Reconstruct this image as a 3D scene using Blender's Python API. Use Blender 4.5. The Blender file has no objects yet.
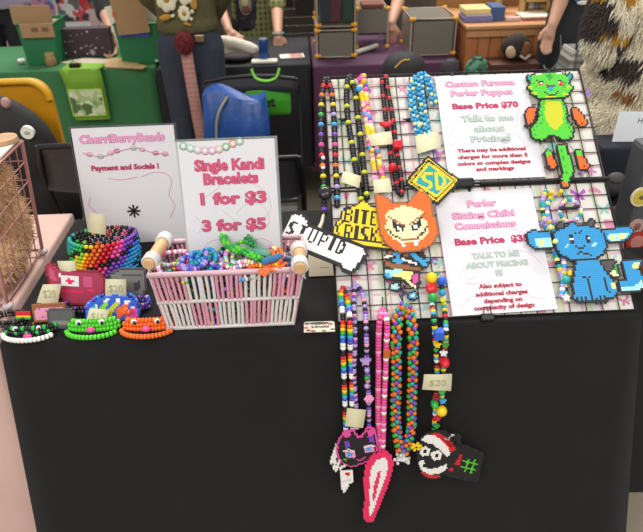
import bpy, bmesh, math, random
from mathutils import Vector, Matrix, Euler
rnd = random.Random(7)
PI = math.pi
SC = bpy.context.scene
COL = SC.collection

# ---------------------------------------------------------------- camera
F = 620.0                                   # focal length in pixels of a 643x532 frame
CAM = Vector((-0.0551, -0.9755, 1.5391))
RM = Matrix(((0.99896, -0.04048, 0.02121), (-0.03983, -0.54359, 0.8384), (-0.02241, -0.83837, -0.54464)))
cd = bpy.data.cameras.new('camera'); cam = bpy.data.objects.new('camera', cd); COL.objects.link(cam)
cd.sensor_fit = 'HORIZONTAL'; cd.sensor_width = 36.0; cd.lens = F / 643 * 36.0
cd.clip_start = 0.02; cd.clip_end = 100
cm = Matrix((RM.col[0], -RM.col[1], -RM.col[2])).transposed().to_4x4(); cm.translation = CAM
cam.matrix_world = cm
cd.dof.use_dof = True; cd.dof.focus_distance = 1.36; cd.dof.aperture_fstop = 5.0
SC.camera = cam

# ---------------------------------------------------------------- light
w = bpy.data.worlds.new('hall_ambience'); SC.world = w; w.use_nodes = True
w.node_tree.nodes['Background'].inputs[0].default_value = (0.95, 0.97, 1.0, 1)
w.node_tree.nodes['Background'].inputs[1].default_value = 0.76
def area(name, loc, size, energy, target, color=(1, 0.97, 0.92)):
    l = bpy.data.lights.new(name, 'AREA'); l.shape = 'RECTANGLE'; l.size = size[0]; l.size_y = size[1]
    l.energy = energy; l.color = color
    o = bpy.data.objects.new(name, l); COL.objects.link(o); o.location = loc
    o.rotation_euler = (Vector(target) - Vector(loc)).to_track_quat('-Z', 'Y').to_euler()
    return o
area('hall_lamp_row', (-2.0, -3.6, 4.6), (3.0, 1.4), 150, (-0.2, 0.3, 0.7))
area('hall_lamp_row', (1.6, -2.4, 5.2), (3.0, 1.4), 110, (0.2, 0.6, 0.7))
area('hall_lamp_row', (0.0, 4.2, 5.6), (5.0, 1.2), 520, (0.0, 2.6, 0.7))
vs = SC.view_settings
vs.view_transform = 'Standard'; vs.look = 'None'; vs.gamma = 1.0; vs.use_curve_mapping = False
vs.exposure = -0.22

# ---------------------------------------------------------------- pixel helpers (a photograph ray met with a real plane)
def ray(px, py): return RM @ Vector(((px - 321.5) / F, (py - 266.0) / F, 1.0))
def onz(px, py, z): v = ray(px, py); return CAM + v * ((z - CAM.z) / v.z)
def ony(px, py, y): v = ray(px, py); return CAM + v * ((y - CAM.y) / v.y)
class Plane:
    """A real plane with its own axes: u to the right, v up along it, w out towards the viewer."""
    def __init__(s, o, ex, ey):
        s.o = Vector(o); s.ex = Vector(ex).normalized(); s.ey = Vector(ey).normalized(); s.n = s.ex.cross(s.ey).normalized()
        s.ey = s.n.cross(s.ex)
    def uv(s, px, py, w=0.0):
        v = ray(px, py); o = s.o + s.n * w; t = (o - CAM).dot(s.n) / v.dot(s.n); p = CAM + v * t - o
        return p.dot(s.ex), p.dot(s.ey)
    def at(s, u, v, w=0.0): return s.o + s.ex * u + s.ey * v + s.n * w
    def pt(s, px, py, w=0.0): return s.at(*s.uv(px, py, w), w)
    def rot(s, spin=0.0):
        m = Matrix((s.ex, s.ey, s.n)).transposed()
        return (m @ Matrix.Rotation(spin, 3, 'Z')).to_euler()
GRID = Plane((0, 0.015, 0.757), (1, 0, 0), (0, 0.811, 0.5851))       # the leaning display grid
DRAPE = Plane((0, -0.012, 0.757), (1, 0, 0), (0, 0.078, 1.0))        # just before the front drop of the black cloth

# ---------------------------------------------------------------- materials
def lin(c):
    return tuple((x / 12.92 if x <= 0.04045 else ((x + 0.055) / 1.055) ** 2.4) for x in c)
def hx(h): h = h.lstrip('#'); return lin(tuple(int(h[i:i + 2], 16) / 255 for i in (0, 2, 4)))
MATS = {}
def mat(name, color, rough=0.6, metal=0.0, var=0.0, vscale=40.0, bump=0.0, bscale=200.0, coat=0.0, alpha=1.0, trans=0.0, sheen=0.0, spec=0.5):
    if name in MATS: return MATS[name]
    m = bpy.data.materials.new(name); MATS[name] = m; m.use_nodes = True
    nt = m.node_tree; b = nt.nodes['Principled BSDF']
    c = hx(color) if isinstance(color, str) else color
    b.inputs['Base Color'].default_value = (*c, 1); b.inputs['Roughness'].default_value = rough
    b.inputs['Metallic'].default_value = metal; b.inputs['Coat Weight'].default_value = coat
    b.inputs['Alpha'].default_value = alpha; b.inputs['Transmission Weight'].default_value = trans
    b.inputs['Sheen Weight'].default_value = sheen; b.inputs['Specular IOR Level'].default_value = spec
    if var or bump:
        tc = nt.nodes.new('ShaderNodeTexCoord')
    if var:
        n = nt.nodes.new('ShaderNodeTexNoise'); n.inputs['Scale'].default_value = vscale; n.inputs['Detail'].default_value = 4
        r = nt.nodes.new('ShaderNodeValToRGB')
        lo = tuple(x * (1 - var) for x in c); hi = tuple(min(1, x * (1 + var)) for x in c)
        r.color_ramp.elements[0].position = 0.3; r.color_ramp.elements[1].position = 0.7
        r.color_ramp.elements[0].color = (*lo, 1); r.color_ramp.elements[1].color = (*hi, 1)
        nt.links.new(tc.outputs['Object'], n.inputs['Vector']); nt.links.new(n.outputs['Fac'], r.inputs['Fac']); nt.links.new(r.outputs['Color'], b.inputs['Base Color'])
    if bump:
        n2 = nt.nodes.new('ShaderNodeTexNoise'); n2.inputs['Scale'].default_value = bscale
        bm_ = nt.nodes.new('ShaderNodeBump'); bm_.inputs['Strength'].default_value = bump; bm_.inputs['Distance'].default_value = 0.004
        nt.links.new(tc.outputs['Object'], n2.inputs['Vector']); nt.links.new(n2.outputs['Fac'], bm_.inputs['Height']); nt.links.new(bm_.outputs['Normal'], b.inputs['Normal'])
    return m
BEADC = dict(k='1b1a1c', w='f2efe8', r='d8202c', o='f0701c', y='f3cf1e', g='2fb04a', l='8fd63a', t='1fa39a', b='2a5fd0', c='3fa9dc',
             p='7a46b4', v='b79ad6', m='e64f9c', n='f29cc4', h='d8d4d0', a='7d7d80', e='5a3a24', d='2e7f4a', s='a8e0de', f='f0e2ac', i='ee2f66', j='f7ef86', q='4c4a4c', u='2793cc', x='9c6038', z='e8d9b0')
def bead_mat(ch): return mat('bead_plastic_' + ch, BEADC[ch], rough=0.28, spec=0.5)
def perl_mat(ch): return mat('fused_bead_' + ch, BEADC[ch], rough=0.5, bump=0.15, bscale=400)
CLR = {}
def flat(color, rough=0.6, **k):
    key = 'paint_%s_%d' % (color.lstrip('#'), int(rough * 100)) + ''.join(sorted(k)) 
    return mat(key, color, rough, **k)

# ---------------------------------------------------------------- mesh building
class MB:
    def __init__(s): s.v = []; s.f = []; s.m = []; s.mi = 0; s.sm = []
    def add(s, vs, fs, smooth=False):
        o = len(s.v); s.v += [Vector(x) for x in vs]
        for f in fs: s.f.append([i + o for i in f]); s.m.append(s.mi); s.sm.append(smooth)
    def box(s, c, size, R=None, bev=0.0):
        x, y, z = (q / 2 for q in size); c = Vector(c)
        if bev <= 0:
            pts = [Vector((sx * x, sy * y, sz * z)) for sx in (-1, 1) for sy in (-1, 1) for sz in (-1, 1)]
            fs = [(0, 1, 3, 2), (4, 6, 7, 5), (0, 4, 5, 1), (2, 3, 7, 6), (0, 2, 6, 4), (1, 5, 7, 3)]
        else:
            bm = bmesh.new(); bmesh.ops.create_cube(bm, size=1.0)
            for v in bm.verts: v.co = Vector((v.co.x * 2 * x, v.co.y * 2 * y, v.co.z * 2 * z))
            bmesh.ops.bevel(bm, geom=list(bm.edges), offset=min(bev, x * .95, y * .95, z * .95), segments=2, profile=0.5, affect='EDGES')
            bm.verts.index_update(); pts = [v.co.copy() for v in bm.verts]; fs = [[v.index for v in f.verts] for f in bm.faces]; bm.free()
        if R is not None: pts = [R @ p for p in pts]
        s.add([p + c for p in pts], fs)
    def cone(s, p0, p1, r0, r1, n=10, cap=True, smooth=True):
        p0 = Vector(p0); p1 = Vector(p1); d = (p1 - p0); q = d.to_track_quat('Z', 'Y')
        vs = []
        for p, r in ((p0, r0), (p1, r1)):
            for i in range(n): a = 2 * PI * i / n; vs.append(p + q @ Vector((r * math.cos(a), r * math.sin(a), 0)))
        s.add(vs, [(i, (i + 1) % n, n + (i + 1) % n, n + i) for i in range(n)], smooth)
        if cap: s.add(vs, [list(range(n))[::-1], list(range(n, 2 * n))])
    def tube(s, pts, r, n=6, closed=False, cap=True):
        pts = [Vector(p) for p in pts]; N = len(pts); vs = []; up = None
        for i, p in enumerate(pts):
            a = pts[(i - 1) % N] if (closed or i > 0) else p; b = pts[(i + 1) % N] if (closed or i < N - 1) else p
            d = (b - a).normalized() if (b - a).length > 1e-9 else Vector((0, 0, 1))
            if up is None: up = d.orthogonal().normalized()
            up = (up - d * up.dot(d)); up = up.normalized() if up.length > 1e-6 else d.orthogonal().normalized()
            sd = d.cross(up); rr = r(i / max(1, N - 1)) if callable(r) else r
            for k in range(n): t = 2 * PI * k / n; vs.append(p + up * (rr * math.cos(t)) + sd * (rr * math.sin(t)))
        fs = []
        for i in range(N if closed else N - 1):
            j = (i + 1) % N
            for k in range(n): l = (k + 1) % n; fs.append((i * n + k, i * n + l, j * n + l, j * n + k))
        s.add(vs, fs, True)
        if cap and not closed: s.add(vs, [list(range(n))[::-1], list(range((N - 1) * n, N * n))])
    def ell(s, c, r, seg=12, rings=8, R=None):
        c = Vector(c); r = (r, r, r) if not hasattr(r, '__len__') else r; vs = [Vector((0, 0, r[2]))]
        for i in range(1, rings):
            t = PI * i / rings
            for k in range(seg): a = 2 * PI * k / seg; vs.append(Vector((r[0] * math.sin(t) * math.cos(a), r[1] * math.sin(t) * math.sin(a), r[2] * math.cos(t))))
        vs.append(Vector((0, 0, -r[2]))); fs = []; L = len(vs) - 1
        for k in range(seg): fs.append((0, 1 + k, 1 + (k + 1) % seg)); fs.append((L, L - seg + (k + 1) % seg, L - seg + k))
        for i in range(rings - 2):
            for k in range(seg): a = 1 + i * seg; fs.append((a + k, a + seg + k, a + seg + (k + 1) % seg, a + (k + 1) % seg))
        if R is not None: vs = [R @ p for p in vs]
        s.add([p + c for p in vs], fs, True)
    def loft(s, rings, cap=True, smooth=True):
        n = len(rings[0]); vs = [p for r in rings for p in r]; fs = []
        for i in range(len(rings) - 1):
            for k in range(n): l = (k + 1) % n; fs.append((i * n + k, i * n + l, (i + 1) * n + l, (i + 1) * n + k))
        s.add(vs, fs, smooth)
        if cap: s.add(vs, [list(range(n))[::-1], list(range((len(rings) - 1) * n, len(rings) * n))])
    def oval(s, secs, n=20):
        """secs: (center, rx, ry) horizontal ovals bottom to top"""
        s.loft([[Vector(c) + Vector((rx * math.cos(2 * PI * k / n), ry * math.sin(2 * PI * k / n), 0)) for k in range(n)] for c, rx, ry in secs])
    def prism(s, poly, z0, z1):
        """flat outline (x,y) given thickness in z"""
        n = len(poly); ar = sum(poly[i][0] * poly[(i + 1) % n][1] - poly[(i + 1) % n][0] * poly[i][1] for i in range(n))
        if ar < 0: poly = poly[::-1]
        vs = [(x, y, z0) for x, y in poly] + [(x, y, z1) for x, y in poly]
        s.add(vs, [list(range(n))[::-1], list(range(n, 2 * n))] + [(i, (i + 1) % n, n + (i + 1) % n, n + i) for i in range(n)])
    def xf(s, M):
        s.v = [M @ v for v in s.v]; return s
    def mesh(s, name, mats, flip=False):
        me = bpy.data.meshes.new(name); me.from_pydata([tuple(v) for v in s.v], [], s.f)
        mats = mats if isinstance(mats, (list, tuple)) else [mats]
        for m in mats: me.materials.append(m)
        for p, mi, sm in zip(me.polygons, s.m, s.sm): p.material_index = mi; p.use_smooth = sm
        me.validate(); return me
    def build(s, name, mats, parent=None, world=False):
        """world=True: vertices are world coordinates; they are re-expressed in the parent's space"""
        if parent is not None and world:
            inv = parent_mat(parent).inverted(); s.v = [inv @ v for v in s.v]
        return link(name, s.mesh(name, mats), parent)
def parent_mat(o):
    m = Matrix.LocRotScale(o.location, o.rotation_euler, o.scale)
    return parent_mat(o.parent) @ m if o.parent else m
def link(name, me, parent=None):
    o = bpy.data.objects.new(name, me); COL.objects.link(o)
    if parent is not None: o.parent = parent
    return o
def tag(o, label, cat, group=None):
    o['label'] = label; o['category'] = cat
    if group: o['group'] = group
    return o
def thing(name, label, cat, loc=(0, 0, 0), rot=(0, 0, 0), group=None):
    o = bpy.data.objects.new(name, None); COL.objects.link(o); o.empty_display_size = 0.02
    o.location = loc; o.rotation_euler = rot
    return tag(o, label, cat, group)
def single(name, mb, mats, label, cat, group=None, loc=None):
    """a thing that is one mesh; its vertices are world coordinates, its origin goes to loc"""
    if loc is None:
        lo = [min(v[i] for v in mb.v) for i in range(3)]; hi = [max(v[i] for v in mb.v) for i in range(3)]
        loc = Vector(((lo[0] + hi[0]) / 2, (lo[1] + hi[1]) / 2, lo[2]))
    loc = Vector(loc); mb.v = [v - loc for v in mb.v]
    o = mb.build(name, mats); o.location = loc
    return tag(o, label, cat, group)
def struct(name, mb, mats):
    o = mb.build(name, mats); o['kind'] = 'structure'; return o
def fused(mb, name, mats, voxel=0.012, smooth=6, parent=None, world=False, disp=None):
    """melt overlapping lobes into one continuous skin"""
    me = mb.mesh(name + '_raw', mats); o = bpy.data.objects.new(name + '_raw', me); COL.objects.link(o)
    r = o.modifiers.new('r', 'REMESH'); r.mode = 'VOXEL'; r.voxel_size = voxel; r.use_smooth_shade = True
    sm = o.modifiers.new('s', 'SMOOTH'); sm.iterations = smooth; sm.factor = 0.5
    dg = bpy.context.evaluated_depsgraph_get(); ev = o.evaluated_get(dg)
    m2 = bpy.data.meshes.new_from_object(ev); m2.name = name
    bpy.data.objects.remove(o); bpy.data.meshes.remove(me)
    for p in m2.polygons: p.use_smooth = True
    if parent is not None and world: m2.transform(parent_mat(parent).inverted())
    return link(name, m2, parent)

# ---------------------------------------------------------------- lettering
def text_mesh(txt, size, bold=0.0, depth=0.0004, align='CENTER', spacing=1.0):
    cu = bpy.data.curves.new('t', 'FONT'); cu.body = txt; cu.size = size; cu.align_x = align; cu.align_y = 'CENTER'
    cu.extrude = depth; cu.offset = bold * size; cu.space_character = spacing; cu.resolution_u = 2
    o = bpy.data.objects.new('t', cu); COL.objects.link(o)
    dg = bpy.context.evaluated_depsgraph_get(); me = bpy.data.meshes.new_from_object(o.evaluated_get(dg))
    bpy.data.objects.remove(o); bpy.data.curves.remove(cu)
    return me
def lettering(parent, txt, size, x, y, z, color, bold=0.02, width=None, outline=None, spacing=1.0, spin=0.0):
    me = text_mesh(txt, size, bold, spacing=spacing)
    xs = [v.co.x for v in me.vertices]; wdt = max(xs) - min(xs)
    k = (width / wdt) if width else 1.0
    if outline:
        m2 = text_mesh(txt, size, bold + 0.03, spacing=spacing); o2 = link('lettering_outline', m2, parent); m2.materials.append(flat(outline, 0.6))
        o2.location = (x, y, z); o2.scale = (k, 1, 1); o2.rotation_euler = (0, 0, spin)
    me.materials.append(flat(color, 0.6)); o = link('lettering', me, parent)
    o.location = (x, y, z + (0.0004 if outline else 0)); o.scale = (k, 1, 1); o.rotation_euler = (0, 0, spin)
    return o

# ---------------------------------------------------------------- beads
BM = {}
def bead_mesh(shape, ch, r):
    key = (shape, ch, round(r, 5))
    if key in BM: return BM[key]
    mb = MB(); n = 10
    if shape == 'pony':      # barrel bead with a hole, axis z
        prof = [(0.38, -0.62), (0.82, -0.62), (1.0, -0.3), (1.0, 0.3), (0.82, 0.62), (0.38, 0.62)]
        rings = [[Vector((r * a * math.cos(2 * PI * k / n), r * a * math.sin(2 * PI * k / n), r * z)) for k in range(n)] for a, z in prof]
        mb.loft(rings + [rings[0]], cap=False)
    elif shape == 'round': mb.ell((0, 0, 0), r, 10, 7)
    elif shape == 'long':
        mb.cone((0, 0, -1.6 * r), (0, 0, 1.6 * r), r * .8, r * .8, 10)
        mb.ell((0, 0, 1.6 * r), (r * .8, r * .8, r * .4), 10, 5); mb.ell((0, 0, -1.6 * r), (r * .8, r * .8, r * .4), 10, 5)
    elif shape == 'disc': mb.ell((0, 0, 0), (r, r, r * .55), 12, 7)
    elif shape == 'oval': mb.ell((0, 0, 0), (r * .85, r * .85, r * 1.3), 12, 8)
    elif shape == 'cube': mb.box((0, 0, 0), (2 * r, 2 * r, 2 * r), None, r * .2)
    elif shape == 'star':
        pl = [((r if i % 2 == 0 else r * .5) * math.sin(PI * i / 5), (r if i % 2 == 0 else r * .5) * math.cos(PI * i / 5)) for i in range(10)]
        mb.prism(pl, -r * .3, r * .3)
    elif shape == 'heart':
        pl = [(r * (16 * math.sin(t) ** 3) / 16, r * (13 * math.cos(t) - 5 * math.cos(2 * t) - 2 * math.cos(3 * t) - math.cos(4 * t)) / 16) for t in [2 * PI * i / 20 for i in range(20)]]
        mb.prism(pl, -r * .3, r * .3)
    elif shape == 'flower':
        for i in range(6): mb.ell((r * .6 * math.cos(i * PI / 3), r * .6 * math.sin(i * PI / 3), 0), (r * .42, r * .42, r * .3), 8, 5)
        mb.ell((0, 0, 0), (r * .5, r * .5, r * .36), 8, 5)
    BM[key] = mb.mesh('bead', bead_mat(ch)); return BM[key]
def resample(pts, step):
    out = []; acc = 0.0; L = 0.0
    for a, b in zip(pts[:-1], pts[1:]):
        d = (b - a).length
        while acc <= L + d:
            t = (acc - L) / d if d > 0 else 0; out.append((a.lerp(b, t), (b - a).normalized())); acc += step
        L += d
    return out
def curve_pts(pts, k=6):
    """smooth path through points"""
    P = [pts[0]] + list(pts) + [pts[-1]]; out = []
    for i in range(1, len(P) - 2):
        for j in range(k):
            t = j / k; a, b, c, d = P[i - 1], P[i], P[i + 1], P[i + 2]
            out.append(0.5 * ((2 * b) + (c - a) * t + (2 * a - 5 * b + 4 * c - d) * t * t + (3 * b - a - 3 * c + d) * t ** 3))
    out.append(P[-2]); return out
def hang(px_pts, w=0.008):
    """photo points on the leaning grid, or on the front drop below it"""
    out = []
    for px, py in px_pts:
        u, v = GRID.uv(px, py, w)
        out.append(GRID.at(u, v, w) if v > -0.002 else DRAPE.pt(px, py, w * 0.8))
    return out
def strand(parent, pts, seq, r, step=None, shape='pony', budget=None, cordc='k'):
    """beads of one strand as parts; a thin cord carries them"""
    pts = curve_pts(pts); step = step or r * 1.28
    inv = parent_mat(parent).inverted(); i = 0
    for p, d in resample(pts, step):
        e = seq(i) if callable(seq) else seq[i % len(seq)]
        i += 1
        if e == '_': continue
        o = link('bead', bead_mesh(shape, e, r), parent)
        o.location = inv @ p; o.rotation_euler = (inv.to_3x3() @ d).to_track_quat('Z', 'Y').to_euler()
    mb = MB(); mb.tube(pts, 0.0008, 5); mb.build('cord', mat('black_cord', '151515', 0.7), parent, True)
def charm(parent, p, shape, ch, r, name='charm', face=True, roll=0.0):
    o = link(name, bead_mesh(shape, ch, r), parent); m = parent_mat(parent).inverted(); o.location = m @ p
    o.rotation_euler = (0, 0, roll); return o
def bead_ring(mb, pts, step, r, seq, mats_index, closed=True):
    """beads of a bracelet melted into the bracelet's own mesh"""
    pts = list(pts) + ([pts[0]] if closed else []); L = sum((b - a).length for a, b in zip(pts[:-1], pts[1:])); n = max(3, int(L / step)); i = 0
    prof = [(0.3, -0.6), (0.85, -0.6), (1, -0.2), (1, 0.2), (0.85, 0.6), (0.3, 0.6)]
    for p, d in resample(pts, L / n)[:n]:
        q = d.to_track_quat('Z', 'Y'); mb.mi = mats_index[seq(i) if callable(seq) else seq[i % len(seq)]]
        mb.loft([[p + q @ Vector((r * a * math.cos(2 * PI * k / 8), r * a * math.sin(2 * PI * k / 8), r * z)) for k in range(8)] for a, z in prof]); i += 1
def bead_mats(chars):
    chars = sorted(set(chars)); return [bead_mat(c) for c in chars], {c: i for i, c in enumerate(chars)}

# ---------------------------------------------------------------- fused bead (pixel) plates
def inside(poly, x, y):
    c = False; n = len(poly)
    for i in range(n):
        x1, y1 = poly[i]; x2, y2 = poly[i - 1]
        if (y1 > y) != (y2 > y) and x < (x2 - x1) * (y - y1) / (y2 - y1) + x1: c = not c
    return c
def near(pl, x, y, r):
    for (x1, y1), (x2, y2) in zip(pl[:-1], pl[1:]):
        dx, dy = x2 - x1, y2 - y1; L = dx * dx + dy * dy; t = 0 if L == 0 else max(0, min(1, ((x - x1) * dx + (y - y1) * dy) / L))
        if (x - x1 - t * dx) ** 2 + (y - y1 - t * dy) ** 2 <= r * r: return True
    return False
def perler_cells(plane, w, shapes, row, pitch, outline, glyphs=()):
    a = plane.uv(*row[0], w); b = plane.uv(*row[1], w); spin = math.atan2(b[1] - a[1], b[0] - a[0])
    cs, sn = math.cos(-spin), math.sin(-spin)
    def loc(p): u, v = plane.uv(p[0], p[1], w); return (u * cs - v * sn, u * sn + v * cs)
    S = []
    for s in shapes:
        if s[1] == 'line': S.append((s[0], 'line', [loc(p) for p in s[2]], s[3] / 440.0))
        else: S.append((s[0], 'poly', [loc(p) for p in s[1]]))
    xs = [p[0] for s in S for p in s[2]]; ys = [p[1] for s in S for p in s[2]]
    x0, y0 = min(xs) - 2 * pitch, min(ys) - 2 * pitch; nx = int((max(xs) - x0) / pitch) + 3; ny = int((max(ys) - y0) / pitch) + 3
    cells = {}
    for j in range(ny):
        for i in range(nx):
            x, y = x0 + i * pitch, y0 + j * pitch
            for s in S:
                if (inside(s[2], x, y) if s[1] == 'poly' else near(s[2], x, y, s[3] / 2)): cells[(i, j)] = s[0]
    for rows, p, c in glyphs:
        gx, gy = loc(p); gi, gj = round((gx - x0) / pitch), round((gy - y0) / pitch)
        for dj, rw in enumerate(rows):
            for di, ch in enumerate(rw):
                if ch == '#': cells[(gi + di, gj - dj)] = c
    cells = {k: v for k, v in cells.items() if v != '_'}
    for oc in (outline or ''):
        add = {}
        for (i, j) in cells:
            for di, dj in ((1, 0), (-1, 0), (0, 1), (0, -1)):
                if (i + di, j + dj) not in cells: add[(i + di, j + dj)] = oc
        cells.update(add)
    return cells, (x0, y0, pitch, spin)
OCT = [(1, -.72), (1, .72), (.72, 1), (-.72, 1), (-1, .72), (-1, -.72), (-.72, -1), (.72, -1)]
def perler_mesh(name, cells, info, thick=0.0044, fb=False):
    x0, y0, p, spin = info; chars = sorted(set(cells.values())); mb = MB(); n = 8; r = p * 0.505
    for (i, j), ch in cells.items():
        mb.mi = chars.index(ch); cx, cy = x0 + i * p, y0 + j * p
        R = [[Vector((cx + rr * ox, cy + rr * oy, z)) for ox, oy in OCT] for rr, z in ((r, 0), (r, thick * .93), (r * .9, thick))]
        mb.loft(R, smooth=False)
    return mb, [perl_mat(c) for c in chars]
def perler(name, label, cat, plane, w, shapes, row, pitch=0.005, outline='k', glyphs=(), parent=None, group=None, partname=None, root=None):
    cells, info = perler_cells(plane, w, shapes, row, pitch, outline, glyphs)
    mb, ms = perler_mesh(name, cells, info); M = Matrix((plane.ex, plane.ey, plane.n)).transposed().to_4x4(); M.translation = plane.o + plane.n * w
    M = M @ Matrix.Rotation(info[3], 4, 'Z')
    if root is not None:
        mb.xf(M); return mb.build(partname or name, ms, root, True)
    if parent is None:
        cx = sum(v.x for v in mb.v) / len(mb.v); cy = sum(v.y for v in mb.v) / len(mb.v)
        o = mb.xf(Matrix.Translation((-cx, -cy, 0))).build(name, ms); T = M @ Matrix.Translation((cx, cy, 0))
        o.location = T.translation; o.rotation_euler = T.to_euler(); return tag(o, label, cat, group) if label else o

# ================================================================ the setting
mb = MB(); mb.box((0, 3.5, -0.05), (16, 14, 0.1)); struct('floor', mb, mat('concrete_floor', '9c8f7c', 0.45, var=0.12, vscale=3.0, bump=0.05, bscale=60))

mb = MB(); mb.box((0, 10.45, 3.0), (16, 0.1, 6.0)); struct('wall_back', mb, mat('hall_wall', 'b9b4aa', 0.8, var=0.04, vscale=2.0))

def cloth(name, x0, x1, y0, y1, z, m, label, flare=(0.02, 0.02, 0.02, 0.02), amp=0.006, waves=9, cat='tablecloth', bottom=0.006):
    """a cloth over a rectangular table: flat top, rounded rim, hanging skirt with soft folds"""
    mb = MB(); n = 36; per = []
    cs = [(x0, y0), (x1, y0), (x1, y1), (x0, y1)]; nr = [(0, -1), (1, 0), (0, 1), (-1, 0)]
    for s in range(4):
        a, b = cs[s], cs[(s + 1) % 4]
        for i in range(n):
            t = i / n; px, py = a[0] + (b[0] - a[0]) * t, a[1] + (b[1] - a[1]) * t
            fx = 0; fy = 0
            fxl = max(0.0, 1 - (px - x0) / 0.12); fxr = max(0.0, 1 - (x1 - px) / 0.12); fyf = max(0.0, 1 - (py - y0) / 0.12); fyb = max(0.0, 1 - (y1 - py) / 0.12)
            ff = max(0.0, 1 - (py - y0) / 0.14); nx = (-flare[0] * fxl + flare[1] * fxr) * ff; ny = -flare[2] * fyf + flare[3] * fyb
            per.append((px, py, nx, ny, nr[s], t))
    cx, cy = (x0 + x1) / 2, (y0 + y1) / 2; r = 0.008
    rings = []
    def ring(inset, zz, k, fold):
        out = []
        for i, (px, py, nx, ny, nv, t) in enumerate(per):
            sx = (px - cx) * (1 - 2 * inset / (x1 - x0)) + cx; sy = (py - cy) * (1 - 2 * inset / (y1 - y0)) + cy
            f = fold * amp * math.sin(t * waves * 2 * PI + (1.3 if nv[1] else 0.2)) * math.sin(PI * t) 
            out.append(Vector((sx + nx * k + nv[0] * f, sy + ny * k + nv[1] * f, zz)))
        return out
    for ins in (0.98 * min(x1 - x0, y1 - y0) / 2, 0.1, 0.03): rings.append(ring(ins, z, 0, 0))
    for a in (90, 60, 30, 0): rings.append(ring(r * (1 - math.cos(math.radians(a))), z - r + r * math.sin(math.radians(a)), 0, 0))
    for k in range(1, 13): rings.append(ring(0, (z - r) + (bottom - z + r) * k / 12, k / 12, k / 12))
    mb.loft(rings[::-1], cap=False); mb.add(rings[0], [list(range(len(per)))], True)
    return single(name, mb, m, label, cat, loc=(cx, cy, bottom))
BLACKCLOTH = mat('black_cloth', '1e1d1d', 0.85, var=0.1, vscale=6, bump=0.12, bscale=900, sheen=0.05, spec=0.2)
cloth('tablecloth', -0.676, 0.619, 0.0, 0.515, 0.755, BLACKCLOTH, 'black tablecloth on the front table under the bracelets and display grid', (0.08, 0.12, 0.06, 0.0), 0.005, 5)
cloth('tablecloth', -2.3, -0.692, 0.03, 0.55, 0.755, mat('pink_cloth', 'd9b4a8', 0.8, var=0.05, vscale=5, bump=0.1, bscale=700), 'pale pink tablecloth on the table at the left under the wire cage', (0.01, 0.0, 0.02, 0.01), 0.006, 7)
cloth('tablecloth', 0.645, 2.2, 0.16, 0.63, 0.75, mat('charcoal_cloth', '1d1c1d', 0.85, bump=0.1, bscale=700), 'charcoal tablecloth on the neighbouring table at the right edge', (0.0, 0.01, 0.03, 0.01), 0.008, 7)
cloth('tablecloth', -2.3, -0.755, 2.06, 2.58, 0.74, mat('green_cloth', '2f6a3c', 0.8, var=0.08, vscale=4, bump=0.1, bscale=500), 'green tablecloth on the back table with the green bins', (0.01, 0.0, 0.03, 0.01), 0.008, 6)
cloth('tablecloth', -0.74, -0.005, 2.02, 2.58, 0.74, mat('dark_cloth', '1b1a1d', 0.85, bump=0.1, bscale=500), 'black tablecloth on the back table with the blue can', (0.005, 0.005, 0.02, 0.01), 0.008, 5, bottom=.22)
cloth('tablecloth', 0.005, 0.70, 1.98, 2.58, 0.74, mat('purple_cloth', '4a2440', 0.75, var=0.08, vscale=4, bump=0.1, bscale=500), 'purple tablecloth on the back table under the storage cubes', (0.005, 0.005, 0.02, 0.01), 0.008, 5, bottom=.22)

for xa, xb, lab in ((-.72, -.03, 'folding table under the black back tablecloth'), (.02, .685, 'folding table under the purple back tablecloth')):
    t = thing('folding_table', lab, 'table', ((xa + xb) / 2, 2.3, 0)); W2 = (xb - xa) / 2
    mb = MB(); mb.box((0, 0, .715), (2 * W2, .5, .03), None, .006); mb.build('tabletop', mat('table_plastic', 'b8b4ac', .5), t)
    for sx in (-1, 1):
        for sy in (-1, 1): mb = MB(); mb.tube([(sx * (W2 - .05), sy * .2, .7), (sx * (W2 - .05), sy * .22, 0)], .013, 8); mb.build('leg', mat('table_steel', '6a6a6a', .4, .6), t)

# ---------------------------------------------------------------- backdrops behind the back tables
def bp(px0, px1, py0, py1, y):
    a = ony(px0, (py0 + py1) / 2, y); b = ony(px1, (py0 + py1) / 2, y); t = ony((px0 + px1) / 2, py0, y); d = ony((px0 + px1) / 2, py1, y)
    return a.x, b.x, d.z, t.z
def splotch_mat(name, base, spots, scale=8.0, thr=0.56):
    m = mat(name, base, 0.7); nt = m.node_tree; b = nt.nodes['Principled BSDF']; tc = nt.nodes.new('ShaderNodeTexCoord'); prev = None
    c0 = nt.nodes.new('ShaderNodeRGB'); c0.outputs[0].default_value = (*hx(base), 1); prev = c0.outputs[0]
    for i, sp in enumerate(spots):
        mp = nt.nodes.new('ShaderNodeMapping'); mp.inputs['Location'].default_value = (3.7 * i + 1, 1.9 * i, 2.3 * i)
        nz = nt.nodes.new('ShaderNodeTexNoise'); nz.inputs['Scale'].default_value = scale; nz.inputs['Detail'].default_value = 2.5
        r = nt.nodes.new('ShaderNodeValToRGB'); r.color_ramp.elements[0].position = thr; r.color_ramp.elements[1].position = thr + 0.03
        mx = nt.nodes.new('ShaderNodeMix'); mx.data_type = 'RGBA'; mx.inputs[7].default_value = (*hx(sp), 1)
        nt.links.new(tc.outputs['Object'], mp.inputs['Vector']); nt.links.new(mp.outputs[0], nz.inputs['Vector']); nt.links.new(nz.outputs['Fac'], r.inputs['Fac'])
        nt.links.new(r.outputs['Color'], mx.inputs[0]); nt.links.new(prev, mx.inputs[6]); prev = mx.outputs[2]
    nt.links.new(prev, b.inputs['Base Color']); return m
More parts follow.
